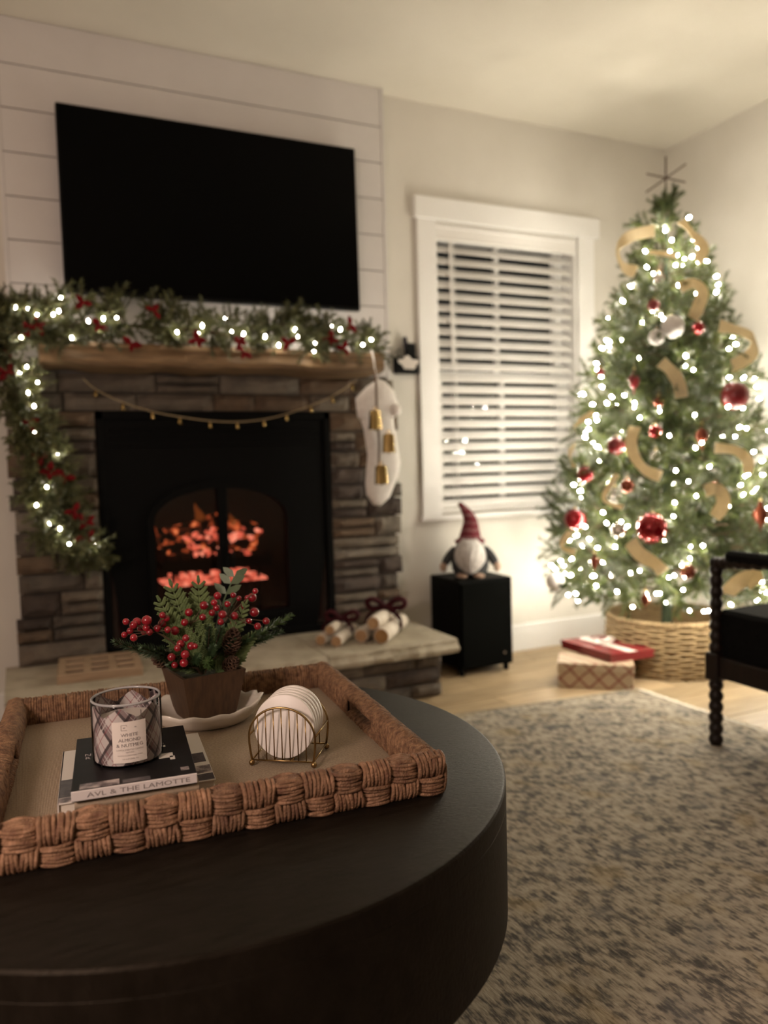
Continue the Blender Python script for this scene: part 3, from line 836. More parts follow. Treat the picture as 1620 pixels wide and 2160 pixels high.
# inner boughs near the trunk
mb = MB(); rr2 = random.Random(77)
for i in range(130):
    t = (i + .5) / 130; z = .34 + 1.5 * (1 - sqrt(1 - t * .98)); a = i * 2.39996 + .7; r = tr_r(z)
    d = Vector((cos(a), sin(a), rr2.uniform(-.1, .6))); Tm = frame(Vector((TX, TYc, z)) + d.normalized() * max(r * .58 - .16, .015), d, rr2.uniform(0, 6)) @ Matrix.Scale(1.0 if z < 1.4 else .6, 4)
    src = bms[i % 4]
    mb.add([Tm @ v.co for v in src.vertices], [tuple(p.vertices) for p in src.polygons])
o = mb.build('inner_boughs', m_pine, tr_); o['kind'] = 'stuff'
# lights
m_tbulb = M('tree_bulb', (1, .9, .7), rough=.4, emit=(1.0, .91, .74), es=TREE_LIGHT)
tb = bulb_mesh('bulb', m_tbulb, .0046, .015)
NBU = 350; nlit = 0
for i in range(NBU):
    t = (i + .5) / NBU
    z = .30 + 1.60 * (1 - sqrt(1 - t * .99))
    a = i * 2.39996 * 1.37 + rr.uniform(-1.2, 1.2); z = max(.30, z + rr.uniform(-.05, .05))
    r = tr_r(z) * rr.choice((.99, .93, .86, .78)) + rr.uniform(-.01, .012)
    if cos(a) * .704 + sin(a) * .71 > .15 and rr.random() < .75: continue
    if sin(a) > .1 and z < .8 and rr.random() < .55: continue
    nlit += 1
    if nlit > 270: continue
    place('bulb', tb, frame((TX + r * cos(a), TYc + r * sin(a), z), (cos(a), sin(a), rr.uniform(-.5, .9))), tr_)
for k in range(16):
    z = 1.62 + .0175 * k + rr.uniform(-.008, .008); a = rr.uniform(-3.9, -.6); r = tr_r(z) * (.95 if k % 2 else .75) + .008
    place('bulb', tb, frame((TX + r * cos(a), TYc + r * sin(a), z), (cos(a), sin(a), .4)), tr_)
# star topper of crossed sticks
m_stick = M('dark_stick', (.10, .065, .045), rough=.7)
st = thing('star_topper', 'dark six-pointed stick star on top of the tree', 'tree topper', (TX, TYc, 1.96))
sx = Vector((.72, -.69, 0)); c0 = Vector((TX - .003, TYc - .003, 2.066))
for i, (an, ln) in enumerate(((90, .090), (19 + 12, .092), (-20, .082))):
    d = sx * cos(radians(an)) + Vector((0, 0, sin(radians(an)))); q = d.cross(Vector((.69, .72, 0)))
    off = Vector((-.69, -.72, 0)) * .004 * (i - 1)
    MB().tube([tuple(c0 + off - d * ln), tuple(c0 + off + d * ln)], .0035, 6).build('stick', m_stick, st)
MB().tube([tuple(c0), (TX, TYc, 1.95)], .003, 6).build('spike', m_stick, st)
# ornaments
m_redball = M('red_glass', (.30, .006, .012), rough=.18, metal=.55, coat=.6)
m_redmat = M('dark_red_ball', (.16, .006, .010), (.22, .01, .014), 40, .35, coat=.3)
m_bronze = M('bronze_glass', (.20, .045, .02), rough=.25, metal=.6, coat=.4)
m_white = M('white_ball', (.82, .80, .78), (.9, .88, .86), 50, .45, coat=.2)
m_silver = M('silver_glass', (.60, .56, .50), rough=.22, metal=.9)
m_cap = M('ornament_cap', (.55, .42, .2), rough=.3, metal=1.0)
out = lambda p: Vector((p[0] - TX, p[1] - TYc, 0)).normalized()
def ornament(p, r, mat, label, kind='ball', group='ornaments hanging on the tree'):
    p = Vector(p) + out(p) * .012
    t = thing('tree_ornament', label, 'ornament', (p.x, p.y, p.z - r), group)
    if kind == 'ball':
        MB().ball(p, r, 24, 16).build('bauble', mat, t, smooth=True)
    elif kind == 'dimple':
        mb = MB().ball(p, r, 36, 24)
        mb.v = [tuple(p + (Vector(v) - p) * (1 + .035 * sin(9 * math.atan2(v[1] - p.y, v[0] - p.x)) * sin((v[2] - p.z) / r * 9))) for v in mb.v]
        mb.build('bauble', mat, t, smooth=True)
    elif kind == 'finial':
        h = r; mb = MB().lathe([(.0015, -h), (h * .05, -h * .7), (h * .10, -h * .55), (h * .30, -h * .28), (h * .40, 0), (h * .30, h * .28), (h * .10, h * .5), (h * .13, h * .62), (h * .06, h * .75)], c=tuple(p), n=24,
                              rf=lambda a, z: 1 + .08 * cos(a * 8))
        mb.build('bauble', mat, t, smooth=True)
    elif kind == 'facet':
        MB().ball(p, r, 9, 6).build('bauble', mat, t)
    elif kind == 'snowflake':
        mb = MB(); o = out(p); s = o.cross(Vector((0, 0, 1)))
        for k in range(6):
            a = k * pi / 3; d = s * cos(a) + Vector((0, 0, 1)) * sin(a)
            mb.tube([tuple(p + o * .01), tuple(p + o * .01 + d * r)], .003, 6)
            for sg in (-1, 1):
                e = s * cos(a + sg * .9) + Vector((0, 0, 1)) * sin(a + sg * .9)
                mb.tube([tuple(p + o * .01 + d * r * .55), tuple(p + o * .01 + d * r * .55 + e * r * .35)], .002, 5)
        mb.ball(p + o * .01, .008, 10, 6)
        mb.build('bauble', mat, t, smooth=True)
    hh = r * (.78 if kind == 'finial' else 1.0)
    MB().lathe([(.0005, .0), (.006, .0), (.006, .008), (.0005, .009)], c=(p.x, p.y, p.z + hh - .002), n=10).build('cap', m_cap, t, smooth=True)
    MB().tube([(p.x, p.y, p.z + hh + .006), (p.x + .004, p.y, p.z + hh + .016), (p.x, p.y, p.z + hh + .022)], .0009, 4).build('hook', m_cap, t)
ornament((2.144, 2.221, .644), .056, m_redball, 'largest red dimpled ball low on the front of the tree', 'dimple')
ornament((2.037, 2.524, .665), .043, m_redball, 'shiny red ball on the tree\'s lower edge toward the window')
ornament((2.504, 2.172, 1.134), .052, m_redmat, 'large dark red ball on the tree above the armchair')
ornament((2.137, 2.397, .956), .035, m_redmat, 'dark red ball beside the curled ribbon at mid tree')
ornament((2.318, 2.387, 1.505), .024, m_redmat, 'small red ball highest on the tree')
ornament((2.425, 2.273, 1.402), .024, m_redball, 'small red ball beside the white ball near the treetop')
ornament((2.217, 2.278, 1.005), .024, m_redball, 'small red ball at the middle of the tree')
ornament((2.085, 2.514, .845), .034, m_redball, 'red ball partly behind boughs at the blind\'s lower corner')
ornament((2.193, 2.545, 1.259), .016, m_redmat, 'tiny red ball on the tree edge beside the window casing')
ornament((2.242, 2.286, 1.118), .021, m_bronze, 'small copper ball under the broad champagne ribbon')
ornament((2.123, 2.325, .799), .028, m_bronze, 'dull copper ball above the largest red ball')
ornament((2.355, 2.121, .800), .016, m_redball, 'tiny red ball beside the drooping gold ribbon')
ornament((2.212, 2.381, 1.208), .056, m_redmat, 'red striped drop ornament high on the tree\'s window side', 'finial')
ornament((2.343, 2.177, .982), .058, m_bronze, 'red-brown drop ornament at mid tree', 'finial')
ornament((2.510, 2.060, .681), .070, m_bronze, 'long amber drop ornament just above the chair arm', 'finial')
ornament((2.021, 2.391, .507), .046, m_bronze, 'brown drop ornament low on the tree above the gift boxes', 'finial')
ornament((2.121, 2.233, .375), .042, m_bronze, 'bronze drop ornament hanging over the basket', 'finial')
ornament((2.210, 2.115, .486), .028, m_bronze, 'dark bronze ball low on the tree near the chair', 'facet')
ornament((2.344, 2.319, 1.411), .045, m_white, 'big white ball near the top of the tree')
ornament((2.296, 2.350, 1.374), .031, m_white, 'smaller white ball touching the big white ball')
ornament((2.005, 2.61, .403), .038, m_white, 'pale ball at the tree\'s lowest tip by the wall')
ornament((2.077, 2.320, .632), .030, m_silver, 'silver ball between the two large red balls')
ornament((2.351, 2.401, 1.615), .022, m_silver, 'faceted silver ornament high on the tree', 'facet')
ornament((2.204, 2.263, .911), .022, m_silver, 'small silver ball inside the curve of the ribbon', 'facet')
ornament((2.096, 2.361, .763), .036, m_silver, 'champagne snowflake ornament above the silver ball', 'snowflake')
# ribbon pieces
m_ribbon = M('champagne_ribbon', (.72, .61, .42), (.82, .72, .52), 60, .45, bump=.1, bscale=300, spec=.3)
ribs = [[(2.391, 2.448, 1.813), (2.365, 2.527, 1.813), (2.345, 2.565, 1.766), (2.323, 2.524, 1.684), (2.323, 2.470, 1.653)],
        [(2.471, 2.413, 1.849), (2.485, 2.378, 1.785), (2.510, 2.357, 1.726), (2.475, 2.343, 1.673)],
        [(2.360, 2.443, 1.725), (2.384, 2.403, 1.708), (2.416, 2.372, 1.694)],
        [(2.393, 2.337, 1.564), (2.428, 2.313, 1.577), (2.449, 2.297, 1.543), (2.424, 2.285, 1.485), (2.402, 2.287, 1.436)],
        [(2.495, 2.255, 1.408), (2.558, 2.244, 1.393), (2.680, 2.278, 1.369), (2.622, 2.231, 1.301), (2.500, 2.202, 1.246)],
        [(2.278, 2.310, 1.271), (2.288, 2.273, 1.232), (2.296, 2.246, 1.184), (2.296, 2.232, 1.128)],
        [(2.176, 2.330, 1.026), (2.158, 2.327, .972), (2.154, 2.310, .917), (2.162, 2.268, .862), (2.195, 2.227, .834)],
        [(2.365, 2.148, .936), (2.418, 2.120, .926), (2.460, 2.102, .889), (2.466, 2.096, .835)],
        [(2.298, 2.130, .779), (2.331, 2.107, .787), (2.335, 2.088, .734), (2.308, 2.096, .683)],
        [(2.087, 2.263, .596), (2.096, 2.225, .553), (2.122, 2.180, .520), (2.140, 2.161, .487)],
        [(2.326, 2.058, .404), (2.333, 2.022, .451), (2.390, 2.009, .474), (2.416, 2.020, .428)],
        [(2.114, 2.591, .971), (2.092, 2.576, .923), (2.085, 2.558, .874)],
        [(2.135, 2.499, 1.092), (2.118, 2.553, 1.057), (2.130, 2.610, 1.031)],
        [(2.016, 2.505, .619), (1.993, 2.512, .562), (2.003, 2.462, .539)],
        [(2.114, 2.354, .845), (2.069, 2.369, .754), (2.096, 2.309, .719)]]
nb = NB(m_ribbon); tl_ = nb.new('ShaderNodeBsdfTranslucent'); tl_.inputs[0].default_value = (.85, .74, .52, 1); ms = nb.new('ShaderNodeMixShader'); ms.inputs[0].default_value = .4
nb.L.new(nb.b.outputs[0], ms.inputs[1]); nb.L.new(tl_.outputs[0], ms.inputs[2]); nb.L.new(ms.outputs[0], nb.N['Material Output'].inputs['Surface'])
rlab = ['large looped champagne ribbon at the top of the tree', 'champagne ribbon spilling down from the treetop on the wall side', 'short flat champagne ribbon tail near the treetop',
        'hooked champagne ribbon above the small red ball near the top', 'champagne ribbon bow poking out of the tree above the dark red ball', 'broad bright champagne ribbon at the tree\'s centre',
        'C-curved champagne ribbon beside the dark red ball', 'champagne ribbon arching on the tree above the armchair', 'drooping gold ribbon lit from inside low on the tree',
        'champagne ribbon falling under the largest red ball', 'gold ribbon loop seen through the chair arm', 'narrow champagne ribbon on the tree edge overlapping the blind',
        'short champagne ribbon curling at the tree edge by the window casing', 'small champagne ribbon under the shiny red ball', 'thin champagne ribbon running behind the snowflake']
for pts, lab, wd in zip(ribs, rlab, [.024, .022, .010, .024, .026, .024, .022, .020, .024, .026, .028, .014, .012, .014, .010]):
    P = curve_pts([Vector(p) + out(p) * .03 for p in pts], 16); mb = MB(); vs = []; fs = []
    for i, p in enumerate(P):
        t = (P[min(i + 1, 15)] - P[max(i - 1, 0)]).normalized(); o_ = out(p)
        s = t.cross(o_); s = s.normalized() if s.length > 1e-3 else Vector((0, 0, 1))
        tw = s * cos(.5 * sin(i * .45)) + o_ * sin(.5 * sin(i * .45))
        b = t.cross(tw).normalized() * .0007
        bow = o_ * .012 * sin(pi * i / 15)
        vs += [p + bow - tw * wd + b, p + bow + tw * wd + b, p + bow + tw * wd - b, p + bow - tw * wd - b]
    for i in range(15):
        for k in range(4): fs.append((i * 4 + k, i * 4 + (k + 1) % 4, i * 4 + 4 + (k + 1) % 4, i * 4 + 4 + k))
    fs += [(0, 1, 2, 3), (60, 61, 62, 63)]
    tag(mb.add(vs, fs).build('ribbon_curl', m_ribbon, smooth=True, angle=radians(60)), lab, 'ribbon', 'champagne ribbons on the tree')
# ------------------------------------------------------------------ woven basket collar
m_wick = M('seagrass', (.17, .112, .052), (.33, .235, .12), 40, .75, bump=.3, bscale=120)
ba = thing('woven_basket', 'round woven seagrass basket around the foot of the tree', 'basket', (TX, TYc, 0))
mb = MB(); nr = 19; NS = 26
for k in range(nr):
    z = .008 + k * .0115; r0 = .248 + .006 * sin(pi * k / nr) - .004 * (k / nr)
    pts = []
    for j in range(NS * 4):
        a = 2 * pi * j / (NS * 4)
        rr_ = r0 + .0055 * sin(a * NS / 2 + (pi if k % 2 else 0)) + R.uniform(-.0012, .0012)
        pts.append((TX + rr_ * cos(a), TYc + rr_ * sin(a), z + R.uniform(-.001, .001)))
    mb.tube(pts, .0068, 6, closed=True)
o = mb.build('weave', m_wick, ba, smooth=True); o['kind'] = 'stuff'
mb = MB()
for sgn in (0, 1):
    pts = []
    for j in range(200):
        a = 2 * pi * j / 200; ph = a * 40 + sgn * pi
        pts.append((TX + (.247 + .006 * cos(ph)) * cos(a), TYc + (.247 + .006 * cos(ph)) * sin(a), .226 + .006 * sin(ph)))
    mb.tube(pts, .0075, 6, closed=True)
mb.build('braided_rim', m_wick, ba, smooth=True)
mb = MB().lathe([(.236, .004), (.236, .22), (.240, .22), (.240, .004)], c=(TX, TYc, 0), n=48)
mb.build('lining', M('basket_lining_weave', (.16, .10, .045), (.28, .19, .09), 60, .9, stretch=(.3, .3, 3)), ba)  # lining in two brown tones, banded level
# ------------------------------------------------------------------ gift boxes
def plaid_box_mat():
    m = M('plaid_wrap', (.50, .40, .27), rough=.6); nb = NB(m)
    tc = nb.new('ShaderNodeTexCoord'); sp = nb.new('ShaderNodeSeparateXYZ'); nb.L.new(tc.outputs['Object'], sp.inputs[0])
    u = nb.math('ADD', sp.outputs[0], sp.outputs[1]); a = nb.math('ADD', u, sp.outputs[2]); b = nb.math('SUBTRACT', u, sp.outputs[2])
    c = (.46, .36, .24)
    for co in (a, b): c = nb.mix(nb.math('MULTIPLY', nb.stripe(co, .075, .5, .15), .75), c, (.19, .035, .025))
    for co in (a, b): c = nb.mix(nb.math('MULTIPLY', nb.stripe(co, .075, .38, .04), .6), c, (.22, .05, .03))
    nb.L.new(c, nb.b.inputs['Base Color']); return m
m_plaidbox = plaid_box_mat()
ang = math.atan2(2.312 - 2.493, 2.134 - 1.911)
T = Matrix.Translation((1.911, 2.493, 0)) @ Matrix.Rotation(ang, 4, 'Z')
gb_ = thing('plaid_gift_box', 'tan gift box with red crossed plaid standing on the rug corner', 'gift box', (2.09, 2.47, 0))
me = MB().bevbox(0, .287, 0, .17, 0, .086, .003).mesh('box', m_plaidbox); place('box', me, T, gb_)
me = MB().bevbox(-.003, .290, -.003, .173, .062, .100, .003).mesh('lid', m_plaidbox); place('lid', me, T @ Matrix.Translation((0, 0, .001)), gb_)
m_redbox = M('red_gift_wrap', (.16, .010, .014), (.20, .012, .018), 20, .35, coat=.3)
u = Vector((.20, -.022, 0)); v = Vector((-.012, .295, 0)); F0 = Vector((2.085, 2.385, .1015))
rb = thing('red_gift_box', 'flat dark red gift box lying on the plaid gift box', 'gift box', tuple(F0 + (u + v) / 2))
def skew(a0, a1, b0, b1, z0, z1):
    return [F0 + u * a + v * b + Vector((0, 0, z)) for z in (z0, z1) for b in (b0, b1) for a in (a0, a1)]
BF = [(0, 2, 3, 1), (4, 5, 7, 6), (0, 1, 5, 4), (2, 6, 7, 3), (0, 4, 6, 2), (1, 3, 7, 5)]
MB().add(skew(0, 1, 0, 1, 0, .020), BF).build('box', m_redbox, rb)
MB().add(skew(-.012, 1.012, -.008, 1.008, .0195, .034), BF).build('lid', m_redbox, rb)
m_satin = M('white_satin', (.75, .68, .62), rough=.4)
MB().add(skew(.40, .60, -.010, 1.010, .0342, .0352), BF).build('ribbon_band', m_satin, rb)
bw = MB(); cb_ = F0 + u * .5 + v * .55 + Vector((0, 0, .036))
for sg in (-1, 1):
    P = curve_pts([cb_, cb_ + Vector((sg * .03, .0, .022)), cb_ + Vector((sg * .055, 0, .012)), cb_ + Vector((sg * .03, 0, .003)), cb_], 14)
    bw.tube(P, .010, 6, flat=.25)
bw.ball(cb_ + Vector((0, 0, .008)), .009, 10, 6).build('bow', m_satin, rb, smooth=True)
# ------------------------------------------------------------------ subwoofer
sw = thing('subwoofer', 'black box subwoofer standing on the floor beside the hearth', 'speaker', (1.777, 2.93, 0))
MB().bevbox(1.643, 1.910, 2.806, 3.052, .030, .408, .004).build('cabinet', m_subw, sw)
MB().bevbox(1.652, 1.901, 2.796, 2.806, .040, .398, .004).build('grille', M('grille_cloth', (.003, .0033, .003), spec=.05, rough=.95, bump=.3, bscale=900), sw)
for x in (1.665, 1.888):
    for yy in (2.83, 3.03):
        MB().lathe([(.011, 0), (.013, .004), (.012, .031)], c=(x, yy, 0), n=12).build('foot', m_plastic, sw)
MB().lathe([(.0005, 0), (.006, 0), (.006, .003), (.0005, .003)], c=(0, 0, 0), n=16, mat=Matrix.Translation((1.86, 2.796, .085)) @ Matrix.Rotation(pi / 2, 4, 'X')).build('badge', m_silver, sw)
# ------------------------------------------------------------------ gnome
gx, gy, gz = 1.768, 2.915, .408
gn = thing('gnome_doll', 'plush gnome with a long white beard and red patterned hat on the subwoofer', 'gnome', (gx, gy, gz))
m_felt = M('charcoal_felt', (.030, .032, .034), (.05, .052, .055), 60, .95, bump=.3, bscale=200)
m_beard = M('white_fur', (.42, .39, .37), (.78, .75, .72), 90, .9, stretch=(1, 1, .15), bump=.7, bscale=160)
m_skin = M('beige_felt', (.45, .31, .23), rough=.9)
m_hat = M('red_knit', (.20, .012, .022), rough=.9, bump=.4, bscale=260); nb = NB(m_hat)
tc = nb.new('ShaderNodeNewGeometry'); sp = nb.new('ShaderNodeSeparateXYZ'); nb.L.new(tc.outputs['Position'], sp.inputs[0])
ck = nb.new('ShaderNodeTexChecker'); ck.inputs['Scale'].default_value = 95; nb.L.new(tc.outputs['Position'], ck.inputs['Vector'])
f = nb.math('MULTIPLY', nb.stripe(sp.outputs[2], .032, .1, .42), ck.outputs['Fac'])
nb.L.new(nb.mix(nb.math('MULTIPLY', f, .45), (.14, .012, .022), (.40, .28, .28)), nb.b.inputs['Base Color'])
MB().lathe([(.001, .004), (.060, .004), (.078, .03), (.082, .06), (.076, .10), (.060, .14), (.045, .17), (.001, .19)], c=(gx, gy, gz), n=28, rf=lambda a, z: 1.0).build('body', m_felt, gn, smooth=True)
sx = Vector((.86, -.51, 0)); fwd = Vector((-.51, -.86, 0))
# beard: shaped sheet of locks on the front of the body
mb = MB(); nu, nv = 15, 12; vs = []; fs = []
for layer in (0, 1):
    for j in range(nv):
        t = j / (nv - 1); wd = [.030, .045, .054, .060, .064, .066, .067, .066, .064, .059, .050, .034][j]; z = gz + .168 - .138 * t
        for i in range(nu):
            s_ = -1 + 2 * i / (nu - 1)
            bulge = sqrt(max(0, 1 - s_ * s_)) * (.030 + .014 * sin(pi * t)) + (.058 + .020 * sin(pi * min(1, t * 1.1))) * sqrt(max(0, 1 - (s_ * .75) ** 2))
            bulge += .004 * sin(i * 2.4 + j * .6) * (1 - abs(s_)) - (.012 if layer else 0)
            p = Vector((gx, gy, 0)) + sx * (wd * s_) + fwd * bulge; vs.append((p.x, p.y, z - .010 * (1 - abs(s_)) * t + .004 * sin(i * 3.1)))
for j in range(nv - 1):
    for i in range(nu - 1):
        a = j * nu + i; fs.append((a, a + 1, a + nu + 1, a + nu)); b = a + nu * nv; fs.append((b, b + nu, b + nu + 1, b + 1))
N2 = nu * nv
edge = [i for i in range(nu)] + [j * nu + nu - 1 for j in range(1, nv)] + [(nv - 1) * nu + i for i in range(nu - 2, -1, -1)] + [j * nu for j in range(nv - 2, 0, -1)]
for a, b in zip(edge, edge[1:] + edge[:1]): fs.append((a, b, b + N2, a + N2))
mb.add(vs, fs).build('beard', m_beard, gn, smooth=True)
# hat: bent cone
hp = curve_pts([(gx, gy, gz + .150), (gx + .004, gy, gz + .20), (gx + .004, gy, gz + .245), (gx - .014, gy + .006, gz + .285), (gx - .034, gy + .014, gz + .314)], 18)
MB().tube(hp, [lerp(.056, .010, (i / 17) ** .8) * (1.08 if i == 0 else 1) for i in range(18)], 20).build('hat', m_hat, gn, smooth=True)
MB().tube([tuple(hp[0] + Vector((.057 * cos(a), .057 * sin(a), .004))) for a in [2 * pi * k / 28 for k in range(28)]], .009, 8, closed=True).build('hat_brim', m_hat, gn, smooth=True)
MB().ball(hp[-1], .011, 12, 8).build('hat_tip', m_hat, gn, smooth=True)
MB().ball(Vector((gx, gy, gz + .154)) + fwd * .078, .014, 14, 10).build('nose', m_skin, gn, smooth=True)
for sg in (-1, 1):
    s0 = Vector((gx, gy, gz + .120)) + sx * (sg * .060); e0 = Vector((gx, gy, gz + .058)) + sx * (sg * .108) + fwd * .02
    am = MB().tube(curve_pts([s0, (s0 + e0) / 2 + sx * (sg * .006), e0], 8), [.018, .020, .020, .020, .019, .019, .018, .017], 12).build('arm', m_felt, gn, smooth=True)
    mt = e0 + Vector((0, 0, -.014)) + sx * (sg * .008)
    MB().ball(mt, .017, 12, 8, (1, .8, 1.25)).ball(mt + fwd * .012 + sx * (-sg * .006), .008, 8, 6).build('mitten', m_skin, am, smooth=True)
    ft = Vector((gx, gy, gz + .010)) + sx * (sg * .036) + fwd * .060
    MB().ball(ft, .022, 14, 8, (1.1, 1.3, .5)).build('foot', m_skin, gn, smooth=True)
# ------------------------------------------------------------------ bundles of birch logs with bows
m_birch = M('birch_bark', (.62, .54, .44), (.80, .73, .63), 18, .8, c3=(.70, .62, .52), stretch=(1, 1, 1), bump=.3, bscale=60)
m_cut = M('cut_birch', (.34, .20, .10), (.46, .29, .15), 30, .8)
m_cut2 = M('cut_birch_dark', (.25, .13, .045), (.36, .20, .075), 30, .8)
m_burg = M('burgundy_ribbon', (.030, .002, .005), (.045, .003, .007), 40, .7, spec=.2)
def birch(name, par, p0, p1, r, cut=m_cut, seed=0):
    p0 = Vector(p0); p1 = Vector(p1); q = MB().tube([p0.lerp(p1, t / 6) for t in range(7)], [r * (1 + .04 * sin(seed + t)) for t in range(7)], 16).build(name, m_birch, par, smooth=True, angle=radians(50))
    d = (p1 - p0).normalized()
    for e, sg in ((p0, -1), (p1, 1)):
        MB().tube([e + d * sg * .0005, e + d * sg * .003], r * .9, 16).build('cut_end', cut, q)
    return q
def bow(par, c, sx_, size, mat):
    mb = MB(); c = Vector(c)
    for sg in (-1, 1):
        P = curve_pts([c, c + sx_ * (sg * size * .6) + Vector((0, 0, size * .42)), c + sx_ * (sg * size) + Vector((0, 0, size * .30)), c + sx_ * (sg * size * .8) + Vector((0, 0, -.05 * size)), c], 18)
        mb.tube(P, size * .27, 8, flat=.55)
        P = curve_pts([c, c + sx_ * (sg * size * .4) + Vector((-.004, -.012, -size * .3)), c + sx_ * (sg * size * .65) + Vector((-.004, -.02, -size * .62))], 8)
        mb.tube(P, size * .16, 6, flat=.4)
    mb.ball(c, size * .2, 10, 8)
    return mb.build('bow', mat, par, smooth=True)
dA = Vector((.65, .76, 0)).normalized(); sxv = Vector((.86, -.51, 0))
A = thing('birch_log_bundle', 'small bundle of birch logs tied with a burgundy bow at the hearth\'s slab joint', 'firewood', (1.10, 2.80, HZ), 'ribboned birch bundles on the hearth')
for p0, ln, r in (((1.004, 2.745, HZ + .022), .21, .021), ((1.045, 2.690, HZ + .023), .22, .022), ((1.038, 2.735, HZ + .058), .20, .019)):
    birch('log', A, p0, Vector(p0) + dA * ln, r)
bow(A, (1.115, 2.800, HZ + .082), sxv, .062, m_burg)
MB().tube([tuple(Vector((1.098, 2.806, HZ + .042)) + sxv * (.056 * cos(a)) + Vector((0, 0, .040 * sin(a)))) for a in [2 * pi * k / 24 for k in range(24)]], .010, 6, closed=True, flat=.3).build('ribbon_wrap', m_burg, A, smooth=True)
dB = Vector((.66, .75, 0)).normalized()
B = thing('birch_log_bundle', 'large bundle of birch logs with a big burgundy bow at the hearth end', 'firewood', (1.28, 2.80, HZ), 'ribboned birch bundles on the hearth')
for p0, ln, r, cc in (((1.212, 2.650, HZ + .030), .29, .030, m_cut2), ((1.155, 2.710, HZ + .027), .27, .026, m_cut), ((1.190, 2.672, HZ + .078), .26, .025, m_cut)):
    birch('log', B, p0, Vector(p0) + dB * ln, r, cc)
bow(B, (1.300, 2.790, HZ + .110), sxv, .075, m_burg)
MB().tube([tuple(Vector((1.285, 2.782, HZ + .050)) + sxv * (.068 * cos(a)) + Vector((0, 0, .054 * sin(a) + .004))) for a in [2 * pi * k / 24 for k in range(24)]], .012, 6, closed=True, flat=.3).build('ribbon_wrap', m_burg, B, smooth=True)
# ------------------------------------------------------------------ slotted wooden tray on the hearth
m_tan = M('tan_wood', (.30, .205, .13), (.40, .28, .18), 9, .7, stretch=(1, 8, 8))
wt = thing('slotted_wooden_board', 'tan wooden board with a grid of recessed squares lying on the hearth', 'board', (.222, 2.80, HZ))
Tm = Matrix.Translation((.222, 2.800, HZ)) @ Matrix.Rotation(radians(-4), 4, 'Z')
a, b = .132, .125
MB().bevbox(-a, a, -b, b, 0, .010, .002, Tm).build('base', m_tan, wt)
m_recess = M('recess_shade_brown', (.045, .028, .018), (.06, .038, .025), 20, .8)  # dark brown stands in for the shade inside the recessed squares
MB().box(-a + .005, a - .005, -b + .005, b - .005, .0095, .020, Tm).build('recess_shade_floor', m_recess, wt)  # slab raised so the painted shade shows between the rails
for i in range(4):
    y0 = -b + i * (2 * b - .022) / 3
    MB().bevbox(-a, a, y0, y0 + .022, .0095, .030, .002, Tm).build('rail', m_tan, wt)
    x0 = -a + i * (2 * a - .024) / 3
    for k in range(3):
        y1 = -b + k * (2 * b - .022) / 3
        MB().bevbox(x0, x0 + .024, y1 + .021, y1 + (2 * b - .022) / 3 + .001, .0095, .0295, .0015, Tm).build('divider', m_tan, wt)
# ------------------------------------------------------------------ rug
m_rug = M('distressed_rug', (.4, .35, .27), rough=.95); nb = NB(m_rug)
uvn = nb.new('ShaderNodeUVMap'); sp = nb.new('ShaderNodeSeparateXYZ'); nb.L.new(uvn.outputs[0], sp.inputs[0])
def noi(sc, sx, sy, det=4, off=0.0):
    mp = nb.new('ShaderNodeMapping'); mp.inputs['Scale'].default_value = (sx, sy, 1); mp.inputs['Location'].default_value = (off, off * .7, 0)
    nb.L.new(uvn.outputs[0], mp.inputs[0]); t = nb.new('ShaderNodeTexNoise'); t.inputs['Scale'].default_value = sc; t.inputs['Detail'].default_value = det
    nb.L.new(mp.outputs[0], t.inputs['Vector']); return t.outputs['Fac'], mp
def ramp(fac, lo, hi):
    r = nb.new('ShaderNodeMapRange'); r.inputs['From Min'].default_value = lo; r.inputs['From Max'].default_value = hi; nb.L.new(fac, r.inputs[0]); return r.outputs[0]
streak, _ = noi(1.0, 150, 34, 4)
dash, _ = noi(1.0, 78, 40, 3, 6.0)
blot, _ = noi(1.0, 36, 27, 4, 4.0)
big, _ = noi(1.0, 5.5, 5.0, 2, 9.0)
tint, _ = noi(1.0, 9, 8, 2, 2.0)
wob = nb.new('ShaderNodeTexNoise'); wob.inputs['Scale'].default_value = 22; nb.L.new(uvn.outputs[0], wob.inputs['Vector'])
va = nb.new('ShaderNodeVectorMath', operation='SCALE'); va.inputs['Scale'].default_value = .06; nb.L.new(wob.outputs['Color'], va.inputs[0])
vv = nb.new('ShaderNodeVectorMath', operation='ADD'); nb.L.new(uvn.outputs[0], vv.inputs[0]); nb.L.new(va.outputs[0], vv.inputs[1])
vo = nb.new('ShaderNodeTexVoronoi'); vo.inputs['Scale'].default_value = 15; nb.L.new(vv.outputs[0], vo.inputs['Vector'])
rings = nb.math('ABSOLUTE', nb.math('SINE', nb.math('MULTIPLY', vo.outputs['Distance'], 30.0)))
pat = nb.math('ADD', nb.math('MULTIPLY', ramp(vo.outputs['Distance'], .15, .65), .12), nb.math('ADD', nb.math('MULTIPLY', ramp(streak, .34, .66), .27), nb.math('ADD', nb.math('MULTIPLY', ramp(dash, .36, .64), .22), nb.math('ADD', nb.math('MULTIPLY', ramp(blot, .36, .64), .28), nb.math('MULTIPLY', ramp(big, .3, .7), .12)))))
cr = nb.new('ShaderNodeValToRGB'); e = cr.color_ramp.elements
e[0].position = .26; e[0].color = (.056, .050, .045, 1); e[1].position = .74; e[1].color = (.39, .335, .26, 1)
k = e.new(.42); k.color = (.14, .12, .098, 1); k = e.new(.55); k.color = (.29, .245, .19, 1)
nb.L.new(pat, cr.inputs[0])
c = nb.mix(nb.math('MULTIPLY', ramp(tint, .58, .70), .35), cr.outputs[0], (.30, .21, .085))
c = nb.mix(nb.math('MULTIPLY', ramp(tint, .42, .32), .35), c, (.13, .125, .125))
